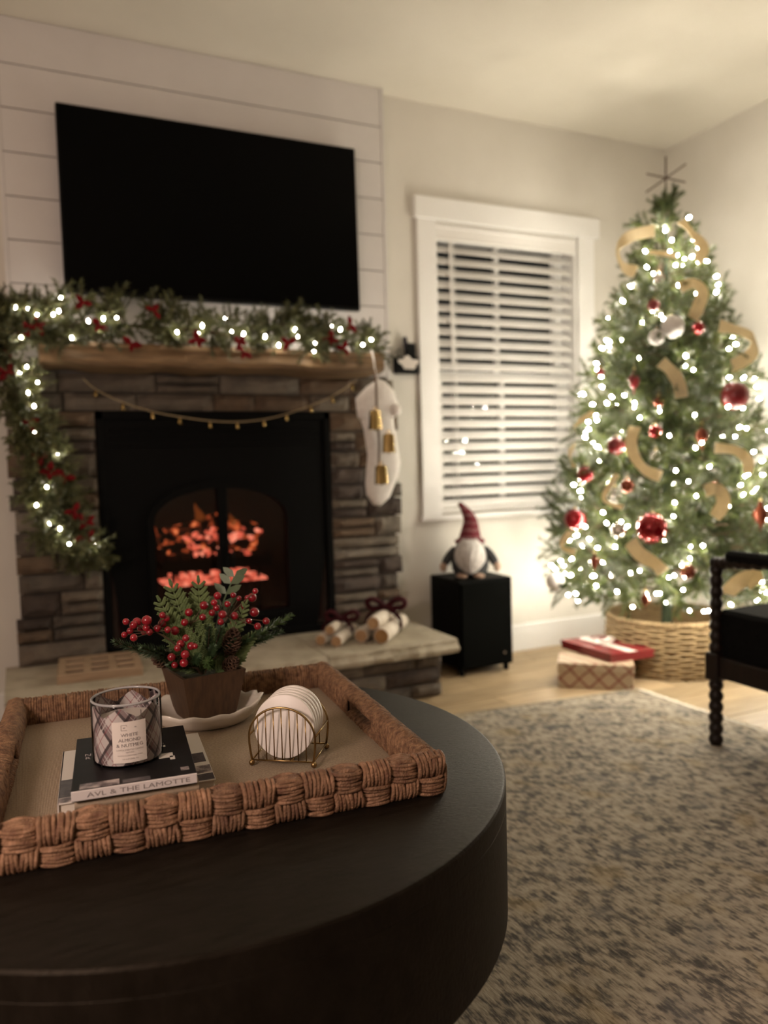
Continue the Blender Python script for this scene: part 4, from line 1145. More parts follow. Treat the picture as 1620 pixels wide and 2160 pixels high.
nb.L.new(c, nb.b.inputs['Base Color'])
bp = nb.new('ShaderNodeBump'); bp.inputs['Strength'].default_value = .6; bp.inputs['Distance'].default_value = .004; nb.L.new(streak, bp.inputs['Height']); nb.L.new(bp.outputs[0], nb.b.inputs['Normal'])
RC = Vector((2.14, 2.305, 0)); RU = Vector((-.995, .10, 0)); RV = Vector((.035, -.999, 0)); RUL, RVL = 3.0, 3.9
mb = MB(); mb.uv = []; nx, ny = 24, 30
for lay, z in ((0, .008), (1, .0005)):
    for j in range(ny + 1):
        for i in range(nx + 1):
            s_, t_ = RUL * i / nx, RVL * j / ny
            p = RC + RU * s_ + RV * t_; mb.v.append((p.x, p.y, z)); mb.uv.append((s_, t_))
W = nx + 1; NN = W * (ny + 1)
for j in range(ny):
    for i in range(nx):
        a = j * W + i
        for f in ((a, a + 1, a + W + 1, a + W), (NN + a, NN + a + W, NN + a + W + 1, NN + a + 1)): mb.f.append(f); mb.mi.append(0)
rim = [i for i in range(W)] + [j * W + nx for j in range(1, ny + 1)] + [ny * W + i for i in range(nx - 1, -1, -1)] + [j * W for j in range(ny - 1, 0, -1)]
for a, b in zip(rim, rim[1:] + rim[:1]): mb.f.append((a, b, b + NN, a + NN)); mb.mi.append(0)
rg = thing('area_rug', 'large distressed beige and charcoal patterned area rug under the coffee table', 'rug', tuple(RC + RU * 1.5 + RV * 1.9))
mb.build('pile', m_rug, rg)
m_fringe = M('cream_fringe', (.74, .68, .58), rough=.95)
mb = MB()
for k in range(560):
    t_ = RVL * (k + .5) / 560; p = RC + RV * t_; q = p - RU * (.030 + R.uniform(-.006, .006)) + RV * R.uniform(-.006, .006)
    mb.tube([(p.x, p.y, .004), ((p.x + q.x) / 2, (p.y + q.y) / 2, .005), (q.x, q.y, .002)], .0022, 4, cap=False)
o = mb.build('fringe', m_fringe, rg); o['kind'] = 'stuff'
m_bind = M('rug_binding', (.33, .285, .215), rough=.95)
MB().add([RC + Vector((0, 0, .0015)), RC - RU * .018 + Vector((0, 0, .0015)), RC - RU * .018 + RV * RVL + Vector((0, 0, .0015)), RC + RV * RVL + Vector((0, 0, .0015)), RC + Vector((0, 0, .0065)), RC - RU * .018 + Vector((0, 0, .0055)), RC - RU * .018 + RV * RVL + Vector((0, 0, .0055)), RC + RV * RVL + Vector((0, 0, .0065))], [(0, 1, 2, 3), (4, 5, 6, 7), (0, 1, 5, 4), (1, 2, 6, 5), (2, 3, 7, 6), (3, 0, 4, 7)]).build('selvage', m_fringe, rg)
MB().tube([tuple(RC + Vector((0, 0, .006))), tuple(RC + RU * RUL + Vector((0, 0, .006)))], .0045, 6).build('binding', m_bind, rg)
# ------------------------------------------------------------------ spool armchair
m_dwood = M('dark_wood', (.008, .005, .004), (.016, .009, .007), 8, .42, stretch=(8, 8, 1), spec=.25)
m_dcloth = M('black_upholstery', (.003, .003, .003), (.006, .006, .006), 80, .95, spec=.1, bump=.3, bscale=300)
CZ = .008
CXa, CXb, CYa, CYb = 1.937, 2.52, 1.739, 1.17
ac = thing('spool_armchair', 'dark armchair with beaded spool-turned legs and open arms', 'armchair', ((CXa + CXb) / 2, (CYa + CYb) / 2, CZ))
def spool(x, y, z0, z1, r, pitch=.034, name='leg', blocks=()):
    prof = []; n = max(2, int(round((z1 - z0) / pitch)))
    for k in range(n):
        for j in range(6):
            t = (k + j / 6) / n; prof.append((r * (.70 + .30 * sin(pi * j / 6)), z0 + (z1 - z0) * t))
    prof.append((r * .7, z1))
    prof = [(.0005, z0)] + prof + [(.0005, z1)]
    o_ = MB().lathe(prof, c=(x, y, 0), n=16).build(name, m_dwood, ac, smooth=True)
    for (b0, b1, s_) in blocks: MB().bevbox(x - s_, x + s_, y - s_, y + s_, b0, b1, .004).build('joint_block', m_dwood, o_)
    return o_
for x in (CXa, CXb):
    spool(x, CYa, CZ, .215, .0225, blocks=((.213, .300, .024),)); spool(x, CYa, .298, .575, .021, name='arm_post')
    spool(x, CYb, CZ, .80, .0225)
    # arm: beaded rail that ends in a scroll over the post
    P = [Vector((x, CYa + .012, .578)), Vector((x, CYa - .10, .588)), Vector((x, CYa - .3, .606)), Vector((x, CYb, .62))]
    L_ = curve_pts(P, 61); MB().tube(L_, [.020 * (.78 + .22 * abs(sin(pi * i / 4))) for i in range(61)], 12).build('arm_rail', m_dwood, ac, smooth=True)
    MB().bevbox(x - .024, x + .024, CYb + .05, CYa - .045, .588, .622, .010).build('arm_pad', m_dcloth, ac)
mb = MB()
for x in (CXa, CXb): mb.bevbox(x - .014, x + .014, CYb, CYa, .225, .290, .004)
for y_ in (CYa, CYb): mb.bevbox(CXa, CXb, y_ - .014, y_ + .014, .225, .290, .004)
mb.build('seat_rail', m_dwood, ac)
MB().bevbox(CXa + .004, CXb - .004, CYb + .01, CYa - .002, .27, .435, .012).build('seat_cushion', m_dcloth, ac)
MB().bevbox(CXa + .02, CXb - .02, CYb - .01, CYb + .10, .40, .86, .03).build('back_cushion', m_dcloth, ac)
MB().tube([(CXa, CYb, .80), (CXb, CYb, .80)], .022, 10).build('top_rail', m_dwood, ac)
# ------------------------------------------------------------------ drum coffee table
m_table = M('espresso_wood', (.0032, .0023, .0017), (.0085, .0064, .0050), 7, .48, stretch=(3, 16, 3), bump=.14, bscale=40, spec=.2)
m_table.node_tree.nodes['Principled BSDF'].inputs['Specular Tint'].default_value = (1.0, .82, .62, 1)
KX, KY, KR, KZ = .225, 1.243, .5, .44
tb_ = thing('drum_coffee_table', 'large round dark wood drum coffee table on the rug', 'coffee table', (KX, KY, CZ))
NT = 128
MB().lathe([(.0005, KZ), (KR - .006, KZ), (KR - .002, KZ - .0015), (KR, KZ - .005), (KR, KZ - .033), (KR - .0006, KZ - .034), (.0005, KZ - .034)], c=(KX, KY, 0), n=NT).build('top', m_table, tb_, smooth=True, angle=radians(25))
MB().lathe([(.0005, KZ - .0335), (KR - .0006, KZ - .0335), (KR, KZ - .0345), (KR, .235), (KR - .012, .217), (KR - .03, .214), (.0005, .214)], c=(KX, KY, 0), n=NT).build('drum', m_table, tb_, smooth=True, angle=radians(25))
MB().lathe([(.0005, CZ), (.34, CZ), (.34, .215), (.0005, .215)], c=(KX, KY, 0), n=64).build('plinth', m_table, tb_, smooth=True, angle=radians(25))
# ------------------------------------------------------------------ woven tray
m_rush = M('rush_fibre', (.175, .078, .042), (.40, .215, .125), 70, .62, bump=.5, bscale=420, rand=.25, c3=(.25, .13, .068))
m_rushw = M('rush_wrap', (.12, .055, .027), (.32, .175, .09), 110, .65, bump=.5, bscale=420)
m_burlap = M('burlap', (.27, .20, .135), (.36, .275, .19), 300, .95, detail=2); nb = NB(m_burlap)
g = nb.new('ShaderNodeNewGeometry'); wv = nb.new('ShaderNodeTexWave'); wv.inputs['Scale'].default_value = 150; wv.bands_direction = 'X'
wv2 = nb.new('ShaderNodeTexWave'); wv2.inputs['Scale'].default_value = 150; wv2.bands_direction = 'Y'
for q in (wv, wv2): q.inputs['Distortion'].default_value = 1.2; q.inputs['Detail Scale'].default_value = .6; nb.L.new(g.outputs['Position'], q.inputs['Vector'])
bp = nb.new('ShaderNodeBump'); bp.inputs['Strength'].default_value = .5; bp.inputs['Distance'].default_value = .002; nb.L.new(nb.math('MULTIPLY', wv.outputs['Fac'], wv2.outputs['Fac']), bp.inputs['Height']); nb.L.new(bp.outputs[0], nb.b.inputs['Normal'])
TT = Matrix.Translation((.535, .962, KZ)) @ Matrix.Rotation(radians(-4.5), 4, 'Z')
TW, TD, TH, TK = .620, .590, .053, .028
ty = thing('woven_serving_tray', 'square woven rush serving tray with handle slots on the coffee table', 'tray', tuple(TT @ Vector((-TW / 2, TD / 2, .001))))
def tl(mb_): mb_.v = [tuple(TT @ Vector(p)) for p in mb_.v]; return mb_
tl(MB().box(-TW + .012, -.012, .012, TD - .012, .002, .010)).build('base_panel', m_burlap, ty)
tl(MB().box(-TW + .01, -.01, .007, TK - .006, .002, TH - .006)).build('front_core', m_rushw, ty)
# blocks of rush, alternately upright and level
BW, BH = TW / 15, TH / 2
def blk(vert, top, seed):
    rr = random.Random(seed); mb = MB(); n = 8 if vert else 6
    if vert:
        for k in range(n):
            x = -BW / 2 + BW * (k + .5) / n; j = lambda: rr.uniform(-.0008, .0008); s_ = rr.uniform(-.003, .003)
            P = [(x + s_, .004, -BH / 2 - .001), (x + s_ * .6 + j(), -.003, -BH * .32), (x + j(), -.0055, 0), (x - s_ * .6 + j(), -.0035, BH * .32)]
            if top: P += [(x - s_, .001, BH * .5 - .001), (x - s_, .009, BH * .5 + .003), (x - s_, .019, BH * .5 + .001), (x - s_, .026, BH * .25), (x - s_, .026, -BH * .5)]
            else: P += [(x - s_, .004, BH / 2 + .001)]
            mb.tube(curve_pts(P, 12 if top else 8), BW / n * rr.uniform(.52, .72), 6)
    else:
        zs_ = [(-BH / 2 + BH * (k + .5) / n, 0.0) for k in range(n)]
        for z_, yy in zs_:
            j = lambda: rr.uniform(-.0009, .0009); s_ = rr.uniform(-.003, .003)
            mb.tube(curve_pts([(-BW / 2 - .001, .004, z_ - s_), (-BW * .33, -.003 + j(), z_ - s_ * .6), (0, -.0058 + j(), z_ + j()), (BW * .33, -.003 + j(), z_ + s_ * .6), (BW / 2 + .001, .004, z_ + s_)], 9), BH / n * rr.uniform(.54, .74), 6)
        if top:
            for yy in (.003, .010, .017, .024):
                mb.tube(curve_pts([(-BW / 2 - .001, yy, BH / 2 - .004), (0, yy, BH / 2 + .0005 + rr.uniform(0, .001)), (BW / 2 + .001, yy, BH / 2 - .004)], 6), .0042, 6)
    return mb.mesh('weave_block', m_rush, smooth=True)
bmesh_ = {(v, t): [blk(v, t, 7 + i + 10 * v + 20 * t) for i in range(3)] for v in (0, 1) for t in (0, 1)}
for row in (0, 1):
    for k in range(15):
        v = (k + row) % 2
        place('weave_block', bmesh_[(v, row)][k % 3], TT @ Matrix.Translation((-BW * (k + .5), .0045, BH * (row + .5) + (.001 if not row else 0))), ty)
# the other three sides are wrapped round with single strands
def wrap(name, n, length, fn, holes=None):
    mb = MB(); rr = random.Random(len(name))
    for k in range(n):
        s_ = length * (k + .5) / n; sl_ = rr.uniform(-.003, .003); q = rr.uniform(-.001, .0012)
        def loop(z0, z1):
            h = z1 - z0
            pts = [(0, z0 + .002), (-.002 - q, z0 + h * .3), (-.002 - q, z0 + h * .7), (.002, z1 - .002), (TK * .5, z1 + .002 + q), (TK - .002, z1 - .002), (TK + .002 + q, z0 + h * .7), (TK + .002 + q, z0 + h * .3), (TK, z0 + .002), (TK * .5, z0 - .0005)]
            mb.tube([fn(s_ + sl_ * (b_ - TH / 2) / TH, a_, max(b_, .0025)) for a_, b_ in pts], length / n * .62, 5, closed=True)
        if holes and holes[0] < s_ < holes[1]: loop(.003, .018); loop(.038, TH)
        else: loop(.003, TH)
    o_ = tl(mb).build(name, m_rushw, ty, smooth=True); o_['kind'] = 'stuff'
    return o_
hl = (.225, .365)
wrap('wrapped_end', 128, TD - .002, lambda s_, a_, z_: (-a_, s_ + .002, z_), hl)
wrap('wrapped_end', 128, TD - .002, lambda s_, a_, z_: (-TW + a_, s_ + .002, z_), hl)
wrap('wrapped_far_side', 132, TW - 2 * TK, lambda s_, a_, z_: (-TK - s_, TD - a_, z_))
for x0, x1 in ((-TK + .004, -.004), (-TW + .004, -TW + TK - .004)):
    mb = MB().box(x0, x1, .02, hl[0], .004, TH - .004).box(x0, x1, hl[1], TD - .004, .004, TH - .004).box(x0, x1, hl[0], hl[1], .004, .016).box(x0, x1, hl[0], hl[1], .040, TH - .004)
    tl(mb).build('end_core', m_rushw, ty)
tl(MB().box(-TW + .01, -.01, TD - TK + .004, TD - .004, .004, TH - .004)).build('far_core', m_rushw, ty)
FZ = KZ + .0105
# ------------------------------------------------------------------ books
m_page = M('page_paper', (.62, .55, .46), (.70, .63, .54), 200, .9, stretch=(.2, .2, 6))
m_mag = M('magazine_cover', (.60, .55, .50), rough=.4)
m_black = M('black_cover', (.005, .0045, .005), (.010, .008, .009), 30, .45, spec=.15)
m_linen = M('linen_cover', (.36, .27, .185), (.42, .32, .22), 150, .85)
m_spine = M('white_spine', (.66, .60, .58), rough=.5)
m_photo1 = M('photo_dark', (.03, .026, .03), (.10, .085, .09), 60, .4)
m_photo2 = M('photo_mix', (.10, .08, .085), (.45, .38, .36), 45, .4, lo=.42, hi=.58)
m_ink = M('print_grey', (.25, .215, .21), rough=.6)
m_inkl = M('print_pale', (.50, .44, .43), rough=.6)
def quadT(pts):
    """matrix for a book: origin front-left corner, local x along the front, y away"""
    p0, p1, p3 = [Vector((*p, 0)) for p in pts]
    return p0, p1 - p0, p3 - p0
def bookT(p0, p1, z):
    d = Vector(p1) - Vector(p0); return Matrix.Translation((*p0, z)) @ Matrix.Rotation(math.atan2(d.y, d.x), 4, 'Z'), d.length
T1, w1 = bookT((.026, 1.128), (.238, 1.110), FZ)
bk1 = thing('picture_book', 'pale picture book with photo cover lowest in the stack on the tray', 'book', tuple(T1 @ Vector((w1 / 2, .11, 0))))
d1 = .212
tb1 = lambda mb_: setattr(mb_, 'v', [tuple(T1 @ Vector(p)) for p in mb_.v]) or mb_
tb1(MB().box(.002, w1 - .003, .003, d1 - .003, .002, .014)).build('page_block', m_page, bk1)
tb1(MB().bevbox(0, w1, 0, d1, 0, .002, .0005).bevbox(0, w1, 0, d1, .014, .016, .0005).box(0, .002, 0, d1, 0, .016)).build('cover', m_mag, bk1)
for (x0, x1, y0, y1, mt) in ((w1 - .024, w1 - .004, .075, .115, m_photo1), (w1 - .030, w1 - .001, .03, .06, m_photo2), (w1 - .028, w1 - .001, .002, .026, m_photo1), (.001, .024, .02, .085, m_photo1), (.001, .022, .002, .018, m_photo2)):
    tb1(MB().box(x0, x1, y0, y1, .016, .0163)).build('cover_photo', mt, bk1)
T2, w2 = bookT((.046, 1.086), (.206, 1.071), FZ + .0165)
d2 = .206
tb2 = lambda mb_: setattr(mb_, 'v', [tuple(T2 @ Vector(p)) for p in mb_.v]) or mb_
bk2 = thing('linen_book', 'tan linen book in the middle of the stack on the tray', 'book', tuple(T2 @ Vector((w2 / 2, .1, 0))))
tb2(MB().box(.003, w2 - .003, .006, d2 - .003, .002, .016)).build('page_block', m_page, bk2)
mb = MB().bevbox(0, w2, .004, d2, 0, .002, .0005).bevbox(0, w2, .004, d2, .016, .018, .0005)
P = [(.004 - .006 * sin(pi * i / 8), .018 * i / 8) for i in range(9)]
mb.add([(x, a_, b_) for x in (0, w2) for a_, b_ in P] + [(x, a_ + .002, b_) for x in (0, w2) for a_, b_ in P], [(i, i + 1, i + 10, i + 9) for i in range(8)] + [(i + 18, i + 27, i + 28, i + 19) for i in range(8)])
tb2(mb).build('cover', m_linen, bk2, smooth=True, angle=radians(40))
T3, w3 = bookT((.042, 1.076), (.202, 1.060), FZ + .0348)
d3 = .212
tb3 = lambda mb_: setattr(mb_, 'v', [tuple(T3 @ Vector(p)) for p in mb_.v]) or mb_
bk3 = thing('black_book', 'black photo book with a white spine under the candle', 'book', tuple(T3 @ Vector((w3 / 2, .1, 0))))
tb3(MB().box(.003, w3 - .003, .004, d3 - .003, .0018, .013)).build('page_block', m_page, bk3)
tb3(MB().bevbox(0, w3, .001, d3, 0, .0018, .0006).bevbox(0, w3, .001, d3, .013, .0148, .0006)).build('cover', m_black, bk3)
sp_ = tb3(MB().bevbox(0, w3, -.0008, .002, .0015, .0146, .0006)).build('spine', m_spine, bk3)
vs, fs = text_mesh('AVL & THE LAMOTTE', .0088)
wd_ = max(v[0] for v in vs) - min(v[0] for v in vs); kx = .132 / wd_
mb = MB(); mb.add([T3 @ Vector((w3 * .53 + v[0] * kx, -.0012, .0078 + v[1])) for v in vs], fs); mb.build('spine_title', m_ink, sp_)
vs, fs = text_mesh('N\nR', .013)
mb = MB(); mb.add([T3 @ Vector((.018 + v[0], .125 + v[1], .0151)) for v in vs], fs); mb.build('cover_letters', m_inkl, bk3)
for (x0, x1, y0, y1, mt) in ((.01, .06, .004, .022, m_photo2), (.064, .10, .004, .016, m_photo1), (.115, .135, .075, .094, m_mag), (.13, .137, .066, .08, m_mag), (.141, .152, .018, .03, m_photo2), (.122, .125, .135, .142, m_mag), (.124, .127, .122, .129, m_mag)):
    tb3(MB().box(x0, x1, y0, y1, .0148, .01505)).build('cover_photo', mt, bk3)
# ------------------------------------------------------------------ candle jar
QX, QY, QZ, QR, QH = .126, 1.172, FZ + .0348 + .0150, .049, .089
cj = thing('candle_jar', 'glass jar candle printed with grey plaid standing on the black book', 'candle', (QX, QY, QZ))
m_jar = bpy.data.materials.new('jar_glass'); m_jar.use_nodes = True
nb = NB(m_jar)
tr = nb.new('ShaderNodeBsdfTransparent'); tr.inputs[0].default_value = (.93, .93, .94, 1); gl = nb.new('ShaderNodeBsdfGlossy'); gl.inputs['Roughness'].default_value = .04
fr = nb.new('ShaderNodeFresnel'); fr.inputs[0].default_value = 1.25
ms = nb.new('ShaderNodeMixShader'); nb.L.new(fr.outputs[0], ms.inputs[0]); nb.L.new(tr.outputs[0], ms.inputs[1]); nb.L.new(gl.outputs[0], ms.inputs[2]); nb.L.new(ms.outputs[0], nb.N['Material Output'].inputs['Surface'])
MB().lathe([(QR - .004, QH - .001), (QR - .0032, .012), (QR - .008, .008), (.0005, .008), (.0005, .0), (QR - .003, .0), (QR - .0008, .002), (QR, .006), (QR, QH - .002), (QR - .0015, QH), (QR - .004, QH - .001)], c=(QX, QY, QZ), n=64).build('glass_body', m_jar, cj, smooth=True, angle=radians(40))
m_plaid = M('plaid_print', (.30, .27, .26), rough=.35); nb = NB(m_plaid)
uvn = nb.new('ShaderNodeUVMap'); sp = nb.new('ShaderNodeSeparateXYZ'); nb.L.new(uvn.outputs[0], sp.inputs[0])
ua = nb.math('ADD', sp.outputs[0], nb.math('MULTIPLY', sp.outputs[1], .75)); ub = nb.math('SUBTRACT', sp.outputs[0], nb.math('MULTIPLY', sp.outputs[1], .75))
c = (.60, .53, .49)
for co, o1 in ((ua, .1), (ub, .35)):
    c = nb.mix(nb.math('MULTIPLY', nb.stripe(co, .044, o1, .36), .70), c, (.16, .085, .085))
for co, o1 in ((ua, .1), (ub, .35)):
    c = nb.mix(nb.math('MULTIPLY', nb.stripe(co, .044, o1 + .02, .12), .75), c, (.028, .024, .028))
    c = nb.mix(nb.math('MULTIPLY', nb.stripe(co, .044, o1 - .42, .05), .7), c, (.60, .55, .52))
    c = nb.mix(nb.math('MULTIPLY', nb.stripe(co, .044, o1 - .26, .025), .8), c, (.62, .57, .54))
    c = nb.mix(nb.math('MULTIPLY', nb.stripe(co, .044, o1 - .6, .04), .6), c, (.30, .06, .08))
nb.L.new(c, nb.b.inputs['Base Color'])
# printed sleeve whose upper edge zigzags up the glass
mb = MB(); mb.uv = []; n = 96; NR = 10; rad = QR - .0026
def top_z(a):
    s_ = (a / (2 * pi) * 6.0 + .30) % 1.0; return .070 + .015 * (1 - abs(2 * s_ - 1))
for j in range(NR + 1):
    for k in range(n + 1):
        a = 2 * pi * k / n; z_ = lerp(.003, top_z(a), j / NR)
        mb.v.append((QX + rad * cos(a), QY + rad * sin(a), QZ + z_)); mb.uv.append((rad * a, z_))
for j in range(NR):
    for k in range(n): mb.f.append((j * (n + 1) + k, j * (n + 1) + k + 1, (j + 1) * (n + 1) + k + 1, (j + 1) * (n + 1) + k)); mb.mi.append(0)
mb.build('plaid_sleeve', m_plaid, cj, smooth=True)
m_rim = M('clear_rim', (.75, .74, .76), rough=.08, spec=.8, trans=.6)
MB().tube([(QX + (QR - .002) * cos(2 * pi * k / 48), QY + (QR - .002) * sin(2 * pi * k / 48), QZ + QH) for k in range(48)], .0019, 8, closed=True).build('rim', m_rim, cj, smooth=True)
m_wax = M('cream_wax', (.62, .56, .50), rough=.5)
wx = MB().lathe([(.0005, .058), (QR - .004, .058), (QR - .004, .010), (.0005, .010)], c=(QX, QY, QZ), n=48).build('wax', m_wax, cj)
for k in range(3):
    a = k * 2.1; MB().tube([(QX + .02 * cos(a), QY + .02 * sin(a), QZ + .057), (QX + .02 * cos(a), QY + .021 * sin(a), QZ + .066)], .0008, 5).build('wick', m_ink, wx)
m_lab = M('paper_label', (.74, .66, .60), rough=.7)
AC = math.atan2(-QY, -QX) + .045
def on_jar(x, z_, r): a = AC + x / r; return (QX + r * cos(a), QY + r * sin(a), QZ + z_)
mb = MB(); r_ = QR + .0006; nx = 14
for z_ in (.008, .0665):
    for i in range(nx + 1): mb.v.append(on_jar(-.0235 + .047 * i / nx, z_, r_))
for i in range(nx): mb.f.append((i, i + 1, i + nx + 2, i + nx + 1)); mb.mi.append(0)
lb = mb.build('paper_label', m_lab, cj, smooth=True)
def jar_text(body, size, z_, mat, x=0.0, wide=None):
    vs, fs = text_mesh(body, size)
    k = 1.0
    if wide: k = wide / (max(v[0] for v in vs) - min(v[0] for v in vs))
    mb = MB(); mb.add([on_jar(x + v[0] * k, z_ + v[1], r_ + .0004) for v in vs], fs); mb.build('label_text', mat, lb)
jar_text('WHITE', .0066, .0475, m_ink, wide=.023); jar_text('ALMOND', .0066, .0402, m_ink, wide=.030); jar_text('& NUTMEG', .0066, .0328, m_ink, wide=.036)
m_ink2 = M('print_light_grey', (.38, .33, .31), rough=.6)
jar_text('3-WICK SCENTED CANDLE', .0032, .0265, m_ink2, wide=.037); jar_text('NATURAL', .0028, .0228, m_ink2, wide=.011); jar_text('WITH ESSENTIAL OILS', .0022, .0185, m_ink2, wide=.034); jar_text('14 OZ (396 G)', .0028, .0135, m_ink2, wide=.021)
mb = MB()
def lab_box(x0, x1, z0, z1):
    mb.add([on_jar(x0, z0, r_ + .0004), on_jar(x1, z0, r_ + .0004), on_jar(x1, z1, r_ + .0004), on_jar(x0, z1, r_ + .0004)], [(0, 1, 2, 3)])
for q in ((-.011, -.003, .0615, .0622), (-.011, -.003, .0540, .0547), (-.011, -.0103, .0540, .0622), (-.0037, -.003, .0600, .0622), (-.008, .010, .0572, .0586)): lab_box(*q)
mb.build('label_mark', m_ink2, lb)
# ------------------------------------------------------------------ coaster holder and coasters
m_brassw = M('aged_brass', (.27, .175, .075), (.38, .26, .12), 40, .3, metal=1.0)
th = radians(-35); HC_ = Vector((.350, 1.146, FZ)); hu = Vector((cos(th), sin(th), 0)); hv = Vector((-sin(th), cos(th), 0)); up = Vector((0, 0, 1))
hd = thing('coaster_holder', 'brass wire coaster holder on ball feet standing in the tray', 'coaster holder', tuple(HC_ + hv * .04))
def hp_(x, y, z): return tuple(HC_ + hu * x + hv * y + up * z)
DEP, ZB = .080, .0090
def arch_z(x): return .046 + .047 * sqrt(max(0, 1 - (x / .053) ** 2))
def archpts(y, n=28):
    P = [(-.0495, ZB), (-.0515, .022), (-.053, .036)] + [(-.053 * cos(pi * i / n), .046 + .047 * sin(pi * i / n)) for i in range(n + 1)] + [(.053, .036), (.0515, .022), (.0495, ZB)]
    return [hp_(x, y, z) for x, z in P]
for y_, nm in ((0, 'front_arch'), (DEP, 'rear_arch')):
    P = archpts(y_); MB().tube(P, .0018, 8).build(nm, m_brassw, hd, smooth=True)
    MB().tube([P[0], P[-1]], .0014, 8).build('base_wire', m_brassw, hd, smooth=True)
    for i in range(7):
        x = -.0384 + .0128 * i
        MB().tube([hp_(x, y_, ZB), hp_(x, y_, arch_z(x))], .0010, 6).build('upright_wire', m_brassw, hd, smooth=True)
for sg in (-1, 1):
    MB().tube([hp_(sg * .0495, 0, ZB), hp_(sg * .0495, DEP, ZB)], .0014, 8).build('side_wire', m_brassw, hd, smooth=True)
    MB().tube([hp_(sg * .053, 0, .048), hp_(sg * .053, DEP, .048)], .0014, 8).build('side_wire', m_brassw, hd, smooth=True)
    MB().tube([hp_(sg * .014, 0, ZB), hp_(sg * .014, DEP, ZB)], .0012, 8).build('rest_wire', m_brassw, hd, smooth=True)
    for y_ in (0, DEP): MB().ball(hp_(sg * .0500, y_, .0048), .0048, 12, 8).build('ball_foot', m_brassw, hd, smooth=True)
m_marble = M('white_marble', (.72, .66, .61), (.80, .74, .69), 35, .4, c3=(.77, .71, .66), lo=.3, hi=.7)
zc = ZB - .001 + .0505
for i, (y_, lab) in enumerate(((.0170, 'white marble coaster at the front behind the brass bars'), (.0290, 'white marble coaster second from the front of the holder'), (.0410, 'white marble coaster in the middle of the holder'), (.0530, 'white marble coaster second from the back of the holder'), (.0650, 'white marble coaster at the back of the holder'))):
    T = Matrix.Translation(hp_(0, y_, zc)) @ Matrix.Rotation(th, 4, 'Z') @ Matrix.Rotation(pi / 2 - radians(9), 4, 'X')
    me = MB().lathe([(.0005, -.0045), (.0470, -.0045), (.0487, -.0038), (.0495, -.002), (.0495, .002), (.0487, .0038), (.0470, .0045), (.0005, .0045)], n=48).mesh('coaster', m_marble, smooth=True, angle=radians(35))
    tag(place('marble_coaster', me, T), lab, 'coaster', 'marble coasters in the wire holder')
# ------------------------------------------------------------------ scalloped dish
m_cer = M('cream_ceramic', (.66, .60, .52), rough=.35, coat=.2)
ds = Matrix.Translation((.290, 1.425, FZ)) @ Matrix.Rotation(radians(-18), 4, 'Z')
mb = MB(); n = 72; vs = []; fs = []
def dish_pt(a, s_, inner):
    ca, sa = cos(a), sin(a); end = abs(ca) ** 3
    wave = 1 + .030 * sin(a * 14) * s_
    rx, ry = lerp(.070, .106, s_), lerp(.055, .080, s_)
    h = (.030 + .012 * end + .0025 * sin(a * 14)) * s_ ** 1.6
    return Vector((rx * wave * ca * (0.965 if inner else 1), ry * wave * sa * (0.955 if inner else 1), h + (.004 if inner else 0) * (1 - s_ * .8)))
rows = []
for s_ in (0, .2, .4, .6, .8, 1.0): rows.append([dish_pt(2 * pi * k / n, s_, False) for k in range(n)])
for s_ in (1.0, .8, .6, .4, .2, 0): rows.append([dish_pt(2 * pi * k / n, s_, True) for k in range(n)])
for r in rows: vs += r
for i in range(len(rows) - 1):
    for k in range(n): fs.append((i * n + k, i * n + (k + 1) % n, (i + 1) * n + (k + 1) % n, (i + 1) * n + k))
fs.append(tuple(range(n))); fs.append(tuple((len(rows) - 1) * n + k for k in range(n)))
tag(mb.add([ds @ v for v in vs], fs).build('scalloped_dish', m_cer, smooth=True), 'cream ceramic dish with a scalloped rim under the planter', 'dish')
# ------------------------------------------------------------------ planter with berries
m_pot = M('brown_wood_pot', (.045, .022, .010), (.075, .038, .017), 12, .6, stretch=(10, 10, 1))
pz = FZ + .0048; PXc, PYc = .296, 1.452
ar = thing('berry_arrangement', 'red berry and evergreen arrangement in a tapered brown wooden planter', 'arrangement', (PXc, PYc, pz))
PT = Matrix.Translation((PXc, PYc, pz)) @ Matrix.Rotation(radians(9), 4, 'Z')
def frus(h0, h1, z0, z1, mb):
    vs = [(x * h, y * h, z) for z, h in ((z0, h0), (z1, h1)) for x, y in ((-1, -1), (1, -1), (1, 1), (-1, 1))]
    return vs
PH = .088; b0, b1 = .043, .060; vs = []
for h, z_ in ((b0, 0), (b1, PH), (b1 - .006, PH), (b0 - .004, .012)): vs += [PT @ Vector((x * h, y * h, z_)) for x, y in ((-1, -1), (1, -1), (1, 1), (-1, 1))]
fs = [(0, 1, 2, 3)] + [(i * 4 + k, i * 4 + (k + 1) % 4, i * 4 + 4 + (k + 1) % 4, i * 4 + 4 + k) for i in range(3) for k in range(4)] + [(12, 13, 14, 15)]
pot = MB().add(vs, fs).build('planter', m_pot, ar)
MB().add([PT @ Vector((x * .05, y * .05, PH - .012)) for x, y in ((-1, -1), (1, -1), (1, 1), (-1, 1))] + [PT @ Vector((x * .048, y * .048, PH - .03)) for x, y in ((-1, -1), (1, -1), (1, 1), (-1, 1))], [(0, 1, 2, 3), (4, 5, 6, 7), (0, 1, 5, 4), (1, 2, 6, 5), (2, 3, 7, 6), (3, 0, 4, 7)]).build('moss_fill', M('dark_moss', (.015, .02, .008), (.03, .035, .015), 60, .95, bump=.8, bscale=120), ar)
m_berry = M('red_berry', (.22, .004, .012), (.30, .006, .018), 60, .22, coat=.5, rand=.2)
bme = MB().ball((0, 0, 0), 1.0, 14, 10).mesh('berry', m_berry, smooth=True)
